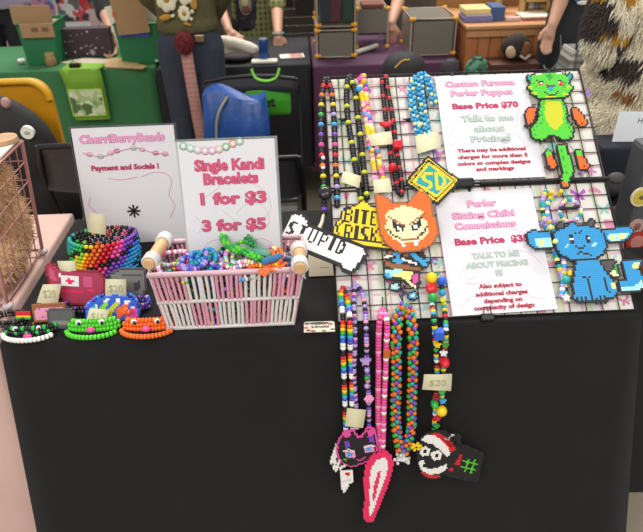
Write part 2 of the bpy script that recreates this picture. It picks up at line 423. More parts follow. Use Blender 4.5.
mb = MB(); mb.box((-2.35, 3.45, 0.9), (1.5, 0.03, 1.8), None, 0.008)
single('fabric_banner', mb, splotch_mat('pastel_print', 'd79ab4', ['7fb0c8', 'e05a86', 'b8d4dc', '8a6aa8'], 5.0), 'pastel pink and blue printed banner behind the green table', 'banner')
x0, x1, z0, z1 = bp(52, 103, -40, 27.5, 3.2)
t = thing('art_board', 'white board with red and grey floral art print behind the green table', 'art print', ((x0 + x1) / 2, 3.2, 0.0))
mb = MB(); mb.box((0, 0, z0 / 2 + z1 / 2), (x1 - x0, 0.02, z1 - z0), None, 0.003); mb.box((0, 0.03, z0 / 2), (0.05, 0.03, z0)); mb.box((0, 0.06, 0.01), (0.5, 0.3, 0.02)); mb.build('board', flat('#e6e2e0', 0.5), t)
mb = MB(); mb.box((0, -0.013, z0 / 2 + z1 / 2 + 0.015), (x1 - x0 - 0.03, 0.004, z1 - z0 - 0.05)); mb.build('print', splotch_mat('red_floral_print', 'ded8d6', ['c8323c', '6a6a68', 'd84a52', '3c3c3e'], 14.0, 0.53), t)
mb = MB(); mb.box((0.075, -0.018, z0 + .055), (0.055, 0.003, 0.11)); mb.build('pinned_card', flat('#d8b8b4', 0.6), t)
x0, x1, z0, z1 = bp(54, 112, 28, 60, 2.28)
t = thing('display_case', 'dark plum case sprinkled with white stars on the green table', 'case', ((x0 + x1) / 2, 2.3, 0.741))
W_, H_ = x1 - x0, z1 - 0.741
mb = MB(); mb.box((0, 0.0, H_ / 2), (W_, 0.05, H_), None, 0.004); mb.build('case', mat('plum_case', '3a2932', 0.5, var=0.1), t)
mb = MB()
for i in range(26): mb.ell((rnd.uniform(-.46, .46) * W_, -0.0252, rnd.uniform(.08, .92) * H_), (0.0028 if i % 4 else 0.005, 0.0008, 0.0028 if i % 4 else 0.005), 6, 4)
for k in range(6): a = k * PI / 6; mb.box((W_ * .14, -0.0256, H_ * .18), (0.034, 0.0012, 0.0016), Matrix.Rotation(a, 3, 'Y'))
mb.build('star_print', flat('#c9bcc0', 0.6), t)

# ---------------------------------------------------------------- green bins, boxes and papers on the green table
CARD = mat('cardboard', '9a7a55', 0.8, var=0.06, vscale=20); BIN = mat('green_plastic', '17693f', 0.5, var=0.05)
def bin_(px0, px1, py0, py1, y, label):
    x0, x1, z0, z1 = bp(px0, px1, py0, py1, y); wd, h, dp = x1 - x0, z1 - 0.742, 0.2
    t = thing('storage_bin', label, 'bin', ((x0 + x1) / 2, y + dp / 2, 0.742), group=None)
    mb = MB(); R = lambda s, z: [Vector((sx * wd / 2 * s, sy * dp / 2 * s, z)) for sx, sy in ((-1, -1), (1, -1), (1, 1), (-1, 1))]
    mb.loft([R(.92, 0), R(1, h), R(.97, h), R(.9, .006)], cap=True, smooth=False); mb.build('body', BIN, t)
    mb = MB(); mb.tube([Vector((sx * wd / 2, sy * dp / 2, h)) for sx, sy in ((-1, -1), (1, -1), (1, 1), (-1, 1))], 0.005, 6, closed=True); mb.build('rim', BIN, t)
    return t, wd, h, dp, (x0 + x1) / 2
t, wd, h, dp, bx = bin_(21, 56, 25, 65, 2.16, 'green plastic bin with an open cardboard box hanging over its rim')
b2 = thing('cardboard_box', 'open brown cardboard box sticking out of the left green bin', 'box', (bx, 2.17, 0.80))
xa, xb, za, zb = bp(12, 52, 5, 24, 2.2)
mb = MB(); mb.box((0, 0.1, .06), (wd * .75, .13, .12)); mb.build('body', CARD, b2)
mb = MB(); mb.box(((xa + xb) / 2 - bx, 0.02, (za + zb) / 2 - .80), (xb - xa, .006, zb - za), Matrix.Rotation(0.03, 3, 'Y')); mb.build('flap', CARD, b2)
xa, xb, za, zb = bp(20, 53, 24, 38, 2.14)
mb = MB(); mb.box(((xa + xb) / 2 - bx, -0.022, (za + zb) / 2 - .80), (xb - xa, .006, zb - za)); mb.build('flap', CARD, b2)
mb = MB(); mb.box(((xa + xb) / 2 - bx - .01, -0.026, (za + zb) / 2 - .795), (.03, .002, .018)); mb.box(((xa + xb) / 2 - bx + .04, -0.026, (za + zb) / 2 - .795), (.03, .002, .018)); mb.build('printed_mark', flat('#6b5238', 0.8), b2)
t, wd, h, dp, bx = bin_(117, 158, 24, 63, 2.12, 'green plastic bin with upright cardboard sheet and a blue band')
xa, xb, za, zb = bp(119, 149, 31, 37, 2.11)
mb = MB(); mb.box(((xa + xb) / 2 - bx, -dp / 2 - 0.005, (za + zb) / 2 - .742), (xb - xa, .004, zb - za)); mb.build('blue_band', flat('#3556b0', 0.5), t)
xa, xb, za, zb = bp(115, 147, 5, 31, 2.11)
mb = MB(); mb.box((0, 0, 0), (xb - xa, .012, zb - za + .06), Matrix.Rotation(-.07, 3, 'Y')); mb.v = [v + Vector(((xa + xb) / 2, 2.098, (za + zb) / 2 + .02)) for v in mb.v]
o = single('cardboard_sheet', mb, CARD, 'brown cardboard sheet leaning on the right green bin', 'cardboard')
mb = MB(); mb.box((xa + .005, 2.091, zb - .035), (.018, .002, .025)); mb.v = [v - o.location for v in mb.v]; mb.build('red_sticker', flat('#b8553e', 0.6), o)
for i, (dx, a, lab) in enumerate(((-0.062, -0.16, 'white paper sheet fanned left behind the cardboard in the right green bin'), (0.05, 0.06, 'white paper sheet fanned right behind the cardboard in the right green bin'))):
    mb = MB(); mb.box((0, 0, .125), (.11, .004, .25), Matrix.Rotation(a, 3, 'Y')); mb.v = [v + Vector((bx + dx, 2.17 + .02 * i, .755)) for v in mb.v]
    single('paper_sheet', mb, flat('#d8d2c0', 0.7), lab, 'paper')
p = onz(52, 65, .742); t = thing('jar', 'small brown jar with a paper lid on the green table', 'jar', (p.x, p.y, .742))
mb = MB(); mb.oval([((0, 0, z), r, r) for z, r in ((0, .024), (.006, .027), (.03, .027), (.04, .023), (.046, .019))], 16); mb.build('body', mat('kraft_jar', '8e6f45', 0.5), t)
mb = MB(); mb.oval([((0, 0, .046), .022, .022), ((0, 0, .058), .022, .022)], 16); mb.build('lid', mat('jar_lid', 'a88b5a', 0.6), t)
for i, (px, py, lab) in enumerate(((22.5, 64, 'white crumpled tissue at the foot of the left green bin'), (157.5, 62, 'white crumpled tissue at the right end of the green table'))):
    p = onz(px, py, .742); mb = MB()
    for k in range(7): mb.ell(p + Vector((rnd.uniform(-.012, .012), rnd.uniform(-.01, .01), .009 + rnd.uniform(0, .012))), (.012, .01, .009), 7, 5)
    single('tissue', mb, flat('#dedcd4', 0.8), lab, 'tissue')
KRAFT = mat('kraft_paper', 'b08f60', 0.75, var=0.08, vscale=30)
for i, (pl, lab) in enumerate(((((86, 62), (118, 58), (147, 66), (143, 68.5), (106, 67)), 'crumpled kraft paper sheet lying before the right green bin'), (((60, 63), (84, 59), (118, 60), (110, 64), (86, 65)), 'pale printed leaflet lying behind the black binder clip'))):
    pts = [onz(x, y, .745) for x, y in pl]; mb = MB(); n = len(pts); c = sum(pts, Vector()) / n
    mb.add([p + Vector((0, 0, .004 * (k % 2) + .002 * i)) for k, p in enumerate(pts)] + [c + Vector((0, 0, .012))] + [p + Vector((0, 0, -.003)) for p in pts],
           [(k, (k + 1) % n, n) for k in range(n)] + [((k + 1) % n, k, n + 1 + k, n + 1 + (k + 1) % n) for k in range(n)] + [[n + 1 + k for k in range(n)][::-1]])
    single('paper', mb, KRAFT if i == 0 else flat('#a99a86', 0.7), lab, 'paper')
# lime cloth hanging over the front of the green table, held by a clip
y0 = 2.025
x0, x1, z0, z1 = bp(66, 106, 68, 119, y0)
LIME = mat('lime_fabric', '6f9a26', 0.75, var=0.06, vscale=12)
t = thing('fabric_bag', 'lime green fabric bag with a printed panel clipped over the green table edge', 'bag', ((x0 + x1) / 2, y0, z0))
hw = (x1 - x0) / 2; HH = z1 - z0
mb = MB(); front = [[Vector((k * hw * (1 - .12 * f) + .01 * f, -.012 - .008 * math.sin(f * 9) * (1 - abs(k)) + .012 * (1 - f), z)) for k in (-1, -.5, 0, .5, 1)] for f, z in ((1, 0), (.9, .02), (.6, HH * .4), (.3, HH * .7), (0, HH + .0))]
front[-1] = [Vector((k * hw, -.018, HH)) for k in (-1, -.5, 0, .5, 1)]
back = [[v + Vector((0, .006, 0)) for v in r][::-1] for r in front]
top = [Vector((k * hw * 1.0, .015, .746 - z0 + .004)) for k in (-1, -.5, 0, .5, 1)]; top2 = [v + Vector((0, .12, 0)) for v in top]
mb.loft([f + b for f, b in zip(front, back)] + [top + [v + Vector((0, 0, -.003)) for v in top][::-1], top2 + [v + Vector((0, 0, -.003)) for v in top2][::-1]]); mb.build('body', LIME, t)
mb = MB(); mb.box((.004, -.024, HH * .36), (hw * 1.62, .003, HH * .52)); mb.build('printed_panel', splotch_mat('nature_print', '9fb57c', ['cfd6b8', '6f9a4a', 'c2c8a0', '4c6a3a'], 18, .52), t)
mb = MB()
for dx, dz, wx, wz in ((-.5, .36, .004, .52), (.5, .36, .004, .52)): mb.box((.004 + dx * hw * 1.66, -.0245, HH * dz), (wx, .004, HH * wz))
for dz in (.1, .62): mb.box((.004, -.0245, HH * dz), (hw * 1.66, .004, .004))
mb.build('piping', flat('#a8cf4a', 0.6), t)
p = onz(80, 63, .75); t = thing('binder_clip', 'black binder clip holding the lime bag to the green table', 'clip', (p.x, 2.06, .752))
mb = MB(); mb.prism([(-.025, -.008), (.025, -.008), (.025, .02), (-.025, .02)], 0, .014); mb.build('body', mat('black_metal', '161616', 0.35, 0.4), t)
for s in (-1, 1):
    mb = MB(); mb.tube([(-.01, s * .008, .012), (-.012, s * .02 + .01, .03), (.012, s * .02 + .01, .03), (.01, s * .008, .012)], .0015, 6); mb.build('handle', mat('black_metal', '161616', 0.35, 0.4), t)

# ---------------------------------------------------------------- storage cubes on the purple table
GREYP = mat('smoke_panel', '716a60', 0.35, spec=0.6); YEL = mat('yellow_joint', 'd9961a', 0.45); ROD = mat('cube_rod', 'a89c8a', 0.4)
def cube(name, px0, px1, py0, py1, y, dp, zb, label, tiers=((1, 1),), side=True):
    x0, x1, z0, z1 = bp(px0, px1, py0, py1, y); z0 = zb
    t = thing(name, label, 'storage cube', ((x0 + x1) / 2, y, zb)); W2 = (x1 - x0) / 2; H2 = z1 - z0
    mb = MB(); mb.box((0, .004, H2 / 2), (2 * W2 - .02, .004, H2 - .02)); mb.build('front_panel', GREYP, t)
    for s in (-1, 1):
        mb = MB(); mb.box((s * W2, dp / 2, H2 / 2), (.004, dp - .02, H2 - .02)); mb.build('side_panel', GREYP, t)
    mb = MB(); mb.box((0, dp, H2 / 2), (2 * W2 - .02, .004, H2 - .02)); mb.build('back_panel', GREYP, t)
    mb = MB(); mb.box((0, dp / 2, H2 - .004), (2 * W2 - .02, dp - .01, .004)); mb.build('top_panel', GREYP, t)
    mb = MB()
    for zz in (.006, H2):
        mb.tube([(-W2, 0, zz), (W2, 0, zz), (W2, dp, zz), (-W2, dp, zz)], .004, 6, closed=True)
    for sx in (-1, 1):
        for yy in (0, dp): mb.tube([(sx * W2, yy, 0.006), (sx * W2, yy, H2)], .004, 6)
    mb.build('frame', ROD, t)
    for sx in (-1, 1):
        for yy in (0, dp):
            for zz in (.012, H2):
                mb = MB(); mb.ell((sx * W2, yy, zz), .012, 8, 6); mb.cone((sx * W2, yy, zz), (sx * (W2 - .018), yy, zz), .008, .008, 8); mb.build('connector', YEL, t)
    return t, x0, x1, z1
t, x0, x1, z1 = cube('storage_cube', 317, 355, 30.5, 61, 2.1, .3, .742, 'smoky grey cube with yellow joints at the left of the purple table')
tt, _, _, _ = cube('storage_cube', 317, 355, -6, 30, 2.1, .3, z1 + .012, 'smoky grey cube stacked on the left cube with dark folded shirts inside')
for dx, c, lab in ((-.03, '23282a', 'charcoal'), (.0, '4a2228', 'maroon'), (.035, '22332a', 'dark green')):
    mb = MB(); mb.box(((x0 + x1) / 2 + dx * 1.6, 2.085, z1 + .10), (.05, .016, .12), Matrix.Rotation(dx, 3, 'Y'), .005)
    single('folded_shirt', mb, flat('#' + c, 0.8), lab + ' folded shirt hung on the front of the upper left cube', 'shirt')
t, x0, x1, z1 = cube('storage_cube', 411, 455, 19, 57, 2.08, .26, .742, 'smoky grey cube with pale top rod at the right of the purple table')
x0, x1, z0, z1 = bp(357, 388, 9, 33, 2.25)
t = thing('storage_cube', 'smoky grey cube above the gap at the middle of the purple table', 'storage cube', ((x0 + x1) / 2, 2.25, .742))
W2 = (x1 - x0) / 2; mb = MB(); mb.box((0, .0, (z0 + z1) / 2 - .742), (2 * W2, .004, z1 - z0)); mb.build('front_panel', GREYP, t)
mb = MB(); mb.box((0, .14, z1 - .742), (2 * W2, .28, .006)); mb.build('shelf_panel', mat('shelf_wood', '7a6244', .6), t)
mb = MB()
for sx in (-1, 1):
    for yy in (0, .28): mb = MB(); mb.tube([(sx * W2, yy, 0), (sx * W2, yy, z1 - .742)], .004, 6); mb.build('rod', ROD, t)
for sx in (-1, 1):
    mb = MB(); mb.ell((sx * W2, 0, z1 - .742), .012, 8, 6); mb.build('connector', YEL, t)
    mb = MB(); mb.ell((sx * W2, 0, .012), .012, 8, 6); mb.build('connector', YEL, t)
mb = MB(); mb.box(((x0 + x1) / 2, 2.3, z1 + .008), (2 * W2 * .7, .1, .03), None, .004); single('flat_box', mb, flat('#6e3a2c', .6), 'flat reddish brown box on the middle grey cube', 'box')
mb = MB(); a = onz(356, 58, .742); b = onz(378, 52, .742); mb.tube([a + Vector((0, .05, .012)), b + Vector((0, .05, .02))], .012, 8); single('rolled_paper', mb, flat('#b9b3a4', .6), 'pale rolled paper lying between the cubes on the purple table', 'paper roll')
# rack with dark things behind the black table
x0, x1, z0, z1 = bp(284, 314, -30, 60, 3.2); 
t = thing('grid_rack', 'tall dark wire grid rack hung with dark wares behind the black table', 'rack', ((x0 + x1) / 2, 3.2, 0)); mb = MB(); W2 = .19
for i in range(9): mb.tube([(-W2 + i * 2 * W2 / 8, 0, 0), (-W2 + i * 2 * W2 / 8, 0, 1.45)], .0025, 5)
for i in range(30): mb.tube([(-W2, 0, .02 + i * .05), (W2, 0, .02 + i * .05)], .0025, 5)
mb.box((0, .0, .012), (.36, .3, .02)); mb.build('grid', mat('rack_wire', '55504a', .4, .5), t)
for i, (dx, dz, c, sx, sz) in enumerate(((-.1, 1.02, '26211f', .13, .3), (.06, 1.0, '2b2623', .16, .36), (-.02, 1.2, '6b5138', .05, .07), (.1, 1.25, 'a9a4a0', .035, .12), (-.12, 1.3, '8a8078', .05, .1))):
    mb = MB(); mb.box((dx, -.02 - .004 * i, dz - .08), (sx, .03, sz), None, .01); mb.build('hung_pouch', flat('#' + c, .8), t)
mb = MB(); mb.box((.5, 3.6, .75), (3.2, .03, 1.5), None, .01); single('backdrop_curtain', mb, mat('grey_brown_curtain', '5a5148', .85, var=.15, vscale=6), 'dull brown curtain hanging behind the back tables', 'curtain')

# ---------------------------------------------------------------- wooden counter with its shelf and wares
y = 2.0; xl = ony(466, 45, y).x; xr = ony(572, 45, y).x; zt = ony(520, 24, y).z
WOOD = mat('counter_wood', 'a8673c', 0.55, var=0.14, vscale=10); WOODL = mat('counter_top_wood', 'b98556', .5, var=.1, vscale=10)
t = thing('wooden_counter', 'reddish brown panelled wooden counter behind the display grid', 'counter', ((xl + xr) / 2, y, 0)); W2 = (xr - xl) / 2
mb = MB()
for i in range(9): mb.box((-W2 + (i + .5) * 2 * W2 / 9, .012, zt / 2 - .01), (2 * W2 / 9 - .003, .02, zt - .06), None, .002)
mb.build('plank_front', WOOD, t)
mb = MB(); mb.box((0, .006, zt - .035), (2 * W2, .03, .035), None, .003); mb.build('top_rail', WOODL, t)
mb = MB(); mb.box((0, .2, zt - .008), (2 * W2 + .02, .44, .018), None, .004); mb.build('counter_top', WOODL, t)
for s in (-1, 1):
    mb = MB(); mb.box((s * (W2 - .01), .2, zt / 2 - .01), (.02, .36, zt - .03)); mb.build('side_panel', WOOD, t)
mb = MB(); mb.box((W2 * .3, 0, zt / 2), (.012, .022, zt - .09)); mb.build('stile', WOODL, t)
sx = ony(513, 60, 1.92).x; sz = ony(513, 60, 1.9).z
t2 = thing('shelf', 'dark brown shelf held on the front of the wooden counter', 'shelf', (sx, 1.99, sz - .02)); DKB = mat('dark_brown_wood', '4d2c1e', .5, var=.1)
mb = MB(); mb.box((0, -.07, 0), (.24, .13, .03), None, .004); mb.build('board', DKB, t2)
for s in (-1, 1):
    mb = MB(); mb.box((s * .08, -.03, -.04), (.02, .05, .06)); mb.build('bracket', DKB, t2)
t3 = thing('plush_ball', 'round black, brown and cream plush sitting on the dark brown shelf', 'plush toy', (sx + .005, 1.92, sz - .004))
mb = MB(); mb.ell((0, 0, .058), (.066, .05, .058), 20, 12); mb.build('body', mat('black_plush', '2c2622', .95, var=.2, vscale=60, bump=.4, bscale=300), t3)
mb = MB(); mb.ell((-.03, -.035, .045), (.026, .016, .03), 12, 8); mb.build('cream_patch', mat('cream_plush', 'c0a184', .95, bump=.4, bscale=300), t3)
mb = MB(); mb.ell((.03, -.034, .052), (.03, .018, .036), 12, 8); mb.build('brown_patch', mat('brown_plush', '7a4a2c', .95, var=.3, vscale=80, bump=.4, bscale=300), t3)
mb = MB(); mb.tube([(.008, -.05, .03), (.03, -.055, .016), (.055, -.045, .03)], .006, 6); mb.build('white_trim', mat('white_plush', 'c9bba4', .95), t3)
# books and boxes on the counter
zc = zt + .002
def slab(name, px0, px1, py0, py1, y, c, label, cat, zbase=None, dp=.12):
    x0, x1, z0, z1 = bp(px0, px1, py0, py1, y); z0 = z0 if zbase is None else zbase
    mb = MB(); mb.box(((x0 + x1) / 2, y + dp / 2, (z0 + z1) / 2), (x1 - x0, dp, z1 - z0), None, .003)
    o = single(name, mb, flat('#' + c, .6, var=.06), label, cat); return o, z1
_, za = slab('book', 464, 493, 17.5, 23, 2.05, '6d6a94', 'lilac blue book at the bottom of the stack on the wooden counter', 'book', zc)
_, zb = slab('book', 466, 492, 14.5, 17.5, 2.06, 'b9aac0', 'pale lilac book in the middle of the stack on the wooden counter', 'book', za + .0005)
_, zb = slab('book', 465, 491, 9, 14.5, 2.06, 'd6c07e', 'cream yellow book on top of the stack on the wooden counter', 'book', zb + .0005)
slab('gift_box', 492, 505, 7, 22, 2.07, '3d5580', 'blue patterned box next to the books on the wooden counter', 'box', zc)
slab('folded_card', 506, 521, 17.5, 23, 2.05, 'd2b0a4', 'pale pink name card standing on the wooden counter', 'card', zc, .03)
slab('book', 523, 553, 19.5, 23, 2.05, 'a33a30', 'flat red book under the white one on the wooden counter', 'book', zc)
slab('book', 523, 552, 16.5, 19.5, 2.06, 'ddd0bc', 'flat white book on the red one on the wooden counter', 'book', ony(538, 19.5, 2.06).z + .004)
x0, x1, z0, z1 = bp(526, 551, -22, 16.5, 2.18)
t = thing('display_rack', 'pale wooden display rack with rows of small cards on the wooden counter', 'rack', ((x0 + x1) / 2, 2.22, zc)); W2 = (x1 - x0) / 2; HH = z1 - zc
PALE = mat('pale_wood', 'c9a66a', .55, var=.08); mb = MB()
for s in (-1, 1): mb.box((s * W2, 0, HH / 2), (.012, .06, HH))
for k in range(4): mb.box((0, 0, .01 + k * HH / 3.1), (2 * W2, .06, .012))
mb.build('frame', PALE, t); mb = MB(); mb.box((0, .028, HH / 2), (2 * W2, .004, HH)); mb.build('back_board', flat('#b29878', .7), t)
for k in range(3):
    for j in range(4):
        mb = MB(); mb.box((-W2 * .72 + j * W2 * .48, .008, .045 + k * HH / 3.1), (W2 * .42, .012, .05)); mb.build('card', flat('#' + ['9a5a4a', 'c8c0b0', '7f7a86', 'b08a5a'][(j + k) % 4], .6), t)
mb = MB(); mb.box((ony(500, 2, 2.4).x, 2.48, .6), (.62, .03, 1.2), None, .005); single('plywood_panel', mb, mat('plywood', 'a5713c', .6, var=.12, vscale=8), 'orange brown plywood panel behind the wooden counter', 'panel')
o = thing('straw_ornament', 'spiky straw coloured ornament behind the blue box on the wooden counter', 'ornament', (ony(498, 8, 2.28).x, 2.28, zc)); mb = MB(); mb.cone((0, 0, 0), (0, 0, .1), .02, .012, 8)
for k in range(26):
    a = rnd.uniform(0, 2 * PI); e = rnd.uniform(-.1, .8); mb.cone((0, 0, .1), (.09 * math.cos(a) * math.cos(e), .03 * math.sin(a), .1 + .08 * math.sin(e)), .006, .001, 5)
mb.build('straw', mat('straw', 'bda15c', .7), o)

# ---------------------------------------------------------------- things on the black back table
zt2 = .7425
p = onz(264.5, 61, zt2); t = thing('drink_can', 'tall blue drink can on the black back table', 'can', (p.x, p.y, zt2)); H_ = ony(264.5, 39, p.y).z - zt2
mb = MB(); mb.oval([((0, 0, z), r, r) for z, r in ((0, .018), (.006, .024), (H_ - .012, .024), (H_, .02))], 18); mb.build('body', mat('blue_can', '2b4f8e', .3, .5, var=.2, vscale=50), t)
mb = MB(); mb.oval([((0, 0, H_), .02, .02), ((0, 0, H_ + .003), .0195, .0195)], 18); mb.build('lid', mat('can_lid', 'b8bcc0', .3, .8), t)
x = ony(240, 52, 2.12); mb = MB()
for k, (dx, dz, r) in enumerate(((-.075, .085, .036), (-.04, .075, .04), (0, .065, .038), (.035, .052, .038), (.06, .042, .034), (-.085, .05, .03), (-.06, .03, .03))): mb.ell((x.x + dx, 2.15, zt2 + dz), (r, r * .9, r * .8), 12, 8)
mb.ell((x.x + .0, 2.18, zt2 + .02), (.07, .05, .02), 12, 6)
o = fused(mb, 'cloth_bundle', mat('white_towel', 'cfc4b2', .9, var=.06, bump=.3, bscale=120), .008, 8); tag(o, 'cream bundled cloth lying on the black back table', 'cloth')
x = ony(236, 61, 2.09); mb = MB(); mb.ell((x.x, 2.1, zt2 + .021), (.075, .045, .02), 16, 8); single('pouch', mb, mat('plum_pouch', '2c2026', .8, bump=.3), 'dark plum pouch under the cream bundled cloth', 'pouch')
x = onz(264, 67, zt2); mb = MB(); mb.box((x.x, 2.06, zt2 + .008), (.125, .05, .014), None, .006); single('tissue_pack', mb, flat('#cfc8b8', .6), 'cream flat packet at the edge of the black back table', 'packet')
x = onz(292, 61, zt2); mb = MB(); mb.box((x.x, 2.15, zt2 + .004), (.12, .07, .007), Matrix.Rotation(.1, 3, 'Z'), .002); o = single('leaflet', mb, flat('#d8cfc0', .6), 'white and pink leaflet lying right of the blue can', 'leaflet')
mb = MB(); mb.box((x.x + .02, 2.15, zt2 + .008), (.06, .06, .0016), Matrix.Rotation(.1, 3, 'Z')); mb.v = [v - o.location for v in mb.v]; mb.build('pink_cover', flat('#c07a78', .6), o)

# ================================================================ people
SKIN = mat('skin', 'b98a70', .55, var=.05, vscale=20)
def hand(mb, wrist, d, side, s=1.0):
    wrist = Vector(wrist); d = Vector(d).normalized(); side = Vector(side); side = (side - d * side.dot(d)).normalized(); nrm = d.cross(side)
    mb.cone(wrist, wrist + d * .05 * s, .022 * s, .026 * s, 10)
    for k in range(4):
        o = (k - 1.5) * .017 * s; L = (.062, .072, .068, .054)[k] * s; b = wrist + d * .06 * s + side * o
        mb.cone(wrist + d * .02 * s + side * o * .7, b, .012 * s, .0115 * s, 8)
        m = b + d * L * .5 + nrm * .01 * s; mb.ell(b, .0108 * s, 8, 6); mb.cone(b, m, .0098 * s, .0092 * s, 8); mb.ell(m, .0092 * s, 8, 6)
        e = m + d * L * .42 + nrm * .026 * s; mb.cone(m, e, .0092 * s, .0078 * s, 8); mb.ell(e, .0078 * s, 8, 6)
    b = wrist + d * .018 * s + side * -.022 * s; m = b + d * .03 * s - side * .025 * s + nrm * .01 * s; e = m + d * .028 * s - side * .006 * s + nrm * .012 * s
    mb.cone(b, m, .013 * s, .0105 * s, 8); mb.ell(m, .0105 * s, 8, 6); mb.cone(m, e, .0105 * s, .0085 * s, 8); mb.ell(e, .0085 * s, 8, 6)
def limb(mb, pts, rs, n=12):
    for i in range(len(pts) - 1): mb.cone(pts[i], pts[i + 1], rs[i], rs[i + 1], n)
    for p, r in zip(pts, rs): mb.ell(p, r, n, 8)
def bs(px, py, y, loc, s):
    p = ony(px, py, y); return ((p.x - loc[0]) / s, (p.y - loc[1]) / s, p.z / s)
def person(label, loc, rz, s, arms, shirt, trousers, hair, sleeve=1.0, legs=None, shirt_len=.9, loose=1.0, skin=None, shoe='2a2626', lean=0.0, slim=1.0):
    """facing -Y before rz. arms: [(elbow, wrist, finger direction, side)] left (+x) then right, in body space for a 1.72 m figure"""
    t = thing('person', label, 'person', loc, (0, 0, rz)); t.scale = (s * slim, s * slim, s); sk = skin or SKIN
    L = lambda z, dy=0: Vector((0, -lean * max(0, z - .9) + dy, z))
    mb = MB()
    mb.oval([(L(.84), .10, .085), (L(.93), .158, .112), (L(1.03), .138, .1), (L(1.12), .13, .095), (L(1.25), .15, .108), (L(1.36), .165, .1), (L(1.43), .11, .075), (L(1.47), .06, .055)], 24)
    limb(mb, [L(1.44), L(1.54, -.012)], [.056, .052]); hc = L(1.6, -.02)
    mb.ell(hc + Vector((0, .012, .02)), (.074, .09, .095), 20, 14); mb.ell(hc + Vector((0, -.03, -.045)), (.055, .055, .06), 16, 10)
    mb.cone(hc + Vector((0, -.085, .015)), hc + Vector((0, -.108, -.012)), .009, .013, 8); mb.ell(hc + Vector((0, -.102, -.014)), .013, 8, 6)
    for sx in (-1, 1): mb.ell(hc + Vector((sx * .076, .012, .0)), (.01, .02, .03), 10, 8)
    legs = legs or [((.09, 0, .9), (.095, -.012, .5), (.095, .015, .08)), ((-.09, 0, .9), (-.095, -.012, .5), (-.095, .015, .08))]
    for l in legs:
        limb(mb, [Vector(q) for q in l], [.088, .058, .042]); f = Vector(l[2]); mb.ell(f + Vector((0, -.06, -.045)), (.04, .115, .032), 14, 8)
    sh = [L(1.395) + Vector((sx * .165, 0, 0)) for sx in (1, -1)]
    for i, (e, w_, d, sd) in enumerate(arms):
        limb(mb, [sh[i], Vector(e), Vector(w_)], [.052, .041, .027]); hand(mb, w_, d, sd)
    fused(mb, 'body', sk, .0075, 5, t)
    for sx in (-1, 1):
        mb = MB(); mb.ell(hc + Vector((sx * .03, -.077, .02)), (.013, .008, .008), 10, 6); mb.build('eye', flat('#ece6e0', .3), t)
        mb = MB(); mb.ell(hc + Vector((sx * .03, -.0845, .02)), (.0055, .002, .0055), 8, 6); mb.build('iris', flat('#2a1c14', .3), t)
    mb = MB(); mb.ell(hc + Vector((0, -.083, -.05)), (.02, .006, .005), 10, 6); mb.build('mouth', flat('#8e4a42', .5), t)
    mb = MB(); mb.ell(hc + Vector((0, .03, .045)), (.09, .098, .095), 18, 12); mb.ell(hc + Vector((0, .055, -.04)), (.085, .06, .12), 16, 10); fused(mb, 'hair', mat('hair_' + hair, hair, .6, var=.2, vscale=90), .01, 3, t)
    mb = MB(); q = loose
    mb.oval([(L(shirt_len - .01), .168 * q, .125 * q), (L(shirt_len + .03), .172 * q, .13 * q), (L(1.03), .162 * q, .122 * q), (L(1.15), .162 * q, .122 * q), (L(1.28), .172 * q, .125 * q), (L(1.39), .18, .112), (L(1.45), .115, .085), (L(1.475), .075, .068)], 28)
    for i, (e, w_, d, sd) in enumerate(arms):
        e = Vector(e); w_ = Vector(w_)
        if sleeve >= 1: limb(mb, [sh[i], e, e.lerp(w_, .96)], [.07 * q, .056 * q, .042 * q])
        else: limb(mb, [sh[i], sh[i].lerp(e, sleeve * 1.8)], [.068 * q, .058 * q])
    fused(mb, 'shirt', shirt, .01, 4, t)
    mb = MB(); mb.oval([((0, 0, .8), .12, .1), ((0, 0, .9), .17, .122), ((0, 0, .95), .166, .12), ((0, -.0, 1.0), .155, .112)], 24)
    for l in legs: limb(mb, [Vector(q2) for q2 in l], [.1, .074, .062])
    fused(mb, 'trousers', trousers, .0105, 4, t)
    for l in legs:
        f = Vector(l[2]); mb = MB(); mb.ell(f + Vector((0, -.055, -.035)), (.05, .125, .045), 16, 10); mb.box(f + Vector((0, -.055, -.07)), (.09, .23, .02), None, .008); mb.build('shoe', flat('#' + shoe, .6), t)
    return t
DENIM = mat('dark_denim', '2e3440', .85, var=.12, vscale=30, bump=.15, bscale=800)
OLIVE = mat('olive_knit', '56502f', .9, var=.12, vscale=40, bump=.25, bscale=500)
# olive sweater person before the black back table, hands behind the back
t = person('person in an olive flower-embroidered sweater and dark jeans with a long pink tail', (-.53, 1.84, 0), 0.0, .97,
           [((.215, .06, 1.13), (.1, .17, .98), (-.8, .1, -.4), (0, 0, 1)), ((-.215, .06, 1.13), (-.1, .17, .98), (.8, .1, -.4), (0, 0, 1))], OLIVE, DENIM, '4a3020', shirt_len=.99, loose=1.0, slim=.8)
def on_body(pz, px, c, r, name, y=-.134, th=.005, par=None, R=None):
    mb = MB(); mb.ell((px, y, pz), (r[0], th, r[1]), 14, 6, R); return mb.build(name, c, par)
CREAMT = mat('cream_thread', 'd8cfae', .8, bump=.3, bscale=600); GOLD = mat('gold_thread', 'b0802c', .8, bump=.3, bscale=600); DARKT = mat('olive_thread', '3c3a22', .85)
def flower(px, pz, r, petals=7):
    mb = MB()
    for k in range(petals): a = 2 * PI * k / petals; mb.ell((px + r * .6 * math.cos(a), -.134, pz + r * .6 * math.sin(a)), (r * .45, .006, r * .45), 10, 5)
    f = mb.build('embroidered_flower', CREAMT, t); mb = MB(); mb.ell((px, -.137, pz), (r * .35, .007, r * .35), 10, 5); mb.build('flower_centre', GOLD, f)
flower(-.07, 1.13, .055); flower(.03, 1.16, .06); flower(-.02, 1.2, .05); flower(.012, 1.068, .032, 9)
